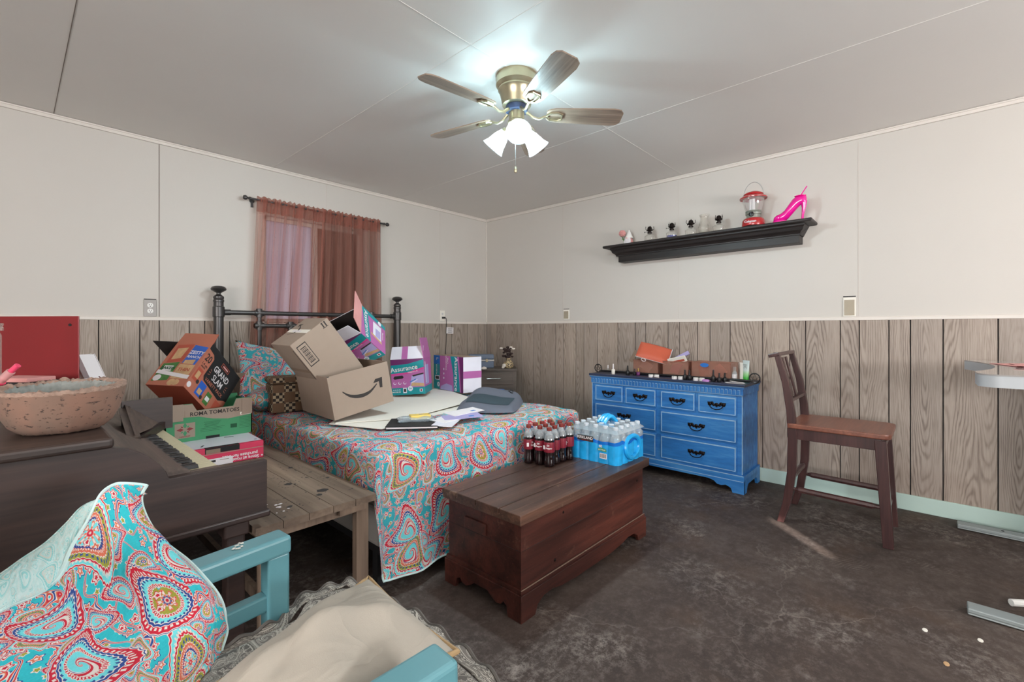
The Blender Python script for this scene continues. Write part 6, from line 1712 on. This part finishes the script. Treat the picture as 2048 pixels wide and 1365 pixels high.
# big beige pillow
A0, B0, C0, D0_ = V((.640, 1.100, .482)), V((.596, .692, .502)), V((.240, .610, .600)), V((.165, .800, .590))
pw = thing('throw_pillow', 'large plain beige linen pillow with tan piping on the armchair seat', 'pillow', (.38, .86, .50))
oc = V((.38, .86, .50))
def pfn(sgn):
    def fn(u, v):
        a, b = 2*u-1, 2*v-1
        base = (A0*(1-u)*(1-v)+B0*u*(1-v)+C0*u*v+D0_*(1-u)*v)
        e = max(0, 1-abs(a)**2.4)*max(0, 1-abs(b)**2.4)
        cen = (A0+B0+C0+D0_)/4
        # edges bow inwards between the pointed corners
        k = .065*((1-a*a)*abs(b)**4+(1-b*b)*abs(a)**4)
        base = base+(cen-base)*k
        wr = .007*math.sin(a*5+b*2.5+1)*e+.006*math.sin(b*8-a*3)*e*(1-e*.4)
        up = (.080 if sgn > 0 else .03)
        return tuple(base-oc+V((-.02, 0, 1)).normalized()*(sgn*up*e**.78+(wr*1.3+.012*math.exp(-((a+b*.6-.2)/.12)**2)*e-.010*math.exp(-((a-b*.5+.35)/.15)**2)*e)*(sgn > 0)))
    return fn
mb = MB('beige')
for s_ in (1, -1): mb.grid(pfn(s_), 44, 44)
bmesh.ops.remove_doubles(mb.bm, verts=mb.bm.verts, dist=.0006)
mb.build('pillow_body', pw, True, 180)
edge = [pfn(1)(i/24, 0) for i in range(24)]+[pfn(1)(1, i/24) for i in range(24)]+[pfn(1)(1-i/24, 1) for i in range(24)]+[pfn(1)(0, 1-i/24) for i in range(24)]
MB('piping').tube([V(p) for p in edge], .0055, 8, closed=True).build('piping', pw, True)

# folded paisley quilt thrown over the chair back
rows = [
 [(-110, 1290, .60), (0, 1222, .68), (105, 1168, .80), (160, 1068, .92), (205, 985, .99), (250, 966, 1.02), (294, 972, 1.04)],
 [(-110, 1340, .585), (10, 1275, .665), (130, 1215, .775), (200, 1130, .875), (250, 1060, .935), (275, 1020, .975), (284, 1012, 1.0)],
 [(-110, 1390, .57), (30, 1330, .65), (165, 1260, .755), (245, 1185, .835), (300, 1120, .88), (325, 1085, .92), (338, 1092, .95)],
 [(-100, 1440, .56), (70, 1390, .635), (210, 1315, .735), (295, 1245, .80), (355, 1180, .845), (390, 1150, .88), (402, 1148, .905)],
 [(-60, 1480, .55), (120, 1440, .62), (255, 1365, .71), (335, 1300, .77), (395, 1240, .815), (432, 1210, .85), (446, 1222, .87)],
 [(0, 1520, .545), (170, 1480, .61), (290, 1410, .695), (360, 1355, .745), (410, 1300, .785), (438, 1268, .82), (453, 1262, .845)],
 [(40, 1570, .54), (210, 1520, .60), (310, 1460, .68), (370, 1400, .725), (410, 1350, .76), (434, 1318, .79), (446, 1300, .82)]]
CP = [[W(*c_) for c_ in r] for r in rows]
def cr1(a, b, c, d, t): return .5*((2*b)+(-a+c)*t+(2*a-5*b+4*c-d)*t*t+(-a+3*b-3*c+d)*t**3)
def surf(u, v):
    nr, nc = len(CP)-1, len(CP[0])-1
    j = min(int(v*nr), nr-1); fv = v*nr-j; i = min(int(u*nc), nc-1); fu = u*nc-i
    R_ = []
    for jj in (j-1, j, j+1, j+2):
        r = CP[min(max(jj, 0), nr)]
        R_.append(cr1(*[r[min(max(k, 0), nc)] for k in (i-1, i, i+1, i+2)], fu))
    p_ = cr1(*R_, fv)
    n_ = -FW
    return p_+n_*(.003*math.sin(u*31+v*9)+.003*math.sin(v*27-u*12))
th = MB('paisley_big').grid(lambda u, v: tuple(surf(u, v)), 60, 60, lambda u, v: (u*.70+.36, (1-v)*.62+.17))
to = tag(th.build('folded_quilt', smooth=True, ang=180, fixn=False, solid=-.010), 'quilted turquoise paisley throw draped over the back of the teal armchair', 'quilt')
# reverse side turned over along the back
rev_t = [W(-110, 1220, .72), W(0, 1150, .78), W(45, 1118, .86), W(95, 1084, .92), W(135, 1046, .97), W(168, 1010, 1.0), surf(.62, 0)+FW*.012]
def rev(u, v):
    n_ = len(rev_t)-1; i = min(int(u*n_), n_-1); f_ = u*n_-i
    a = cr1(*[rev_t[min(max(k, 0), n_)] for k in (i-1, i, i+1, i+2)], f_)
    b = surf(u*.62, 0)+FW*.012
    return a*(1-v)+b*v+V((0, 0, 1))*.010*math.sin(v*PI)
mb = MB('aquaback').grid(lambda u, v: tuple(rev(u, v)), 40, 8, lambda u, v: (u*.6, v*.14)); mb.grid(lambda u, v: tuple(rev(u, 0)-V((0, 0, 1))*.30*v+FW*.03*v), 40, 8, lambda u, v: (u*.6, .2+v*.3))
mb.build('turned_over_side', to, True, 180, fixn=False, solid=-.004)
bp = [surf(i/60, 0) for i in range(61)]+[surf(1, i/60) for i in range(1, 61)]
MB('aquaback').tube(bp, .0035, 6).build('hem_binding', to, True)
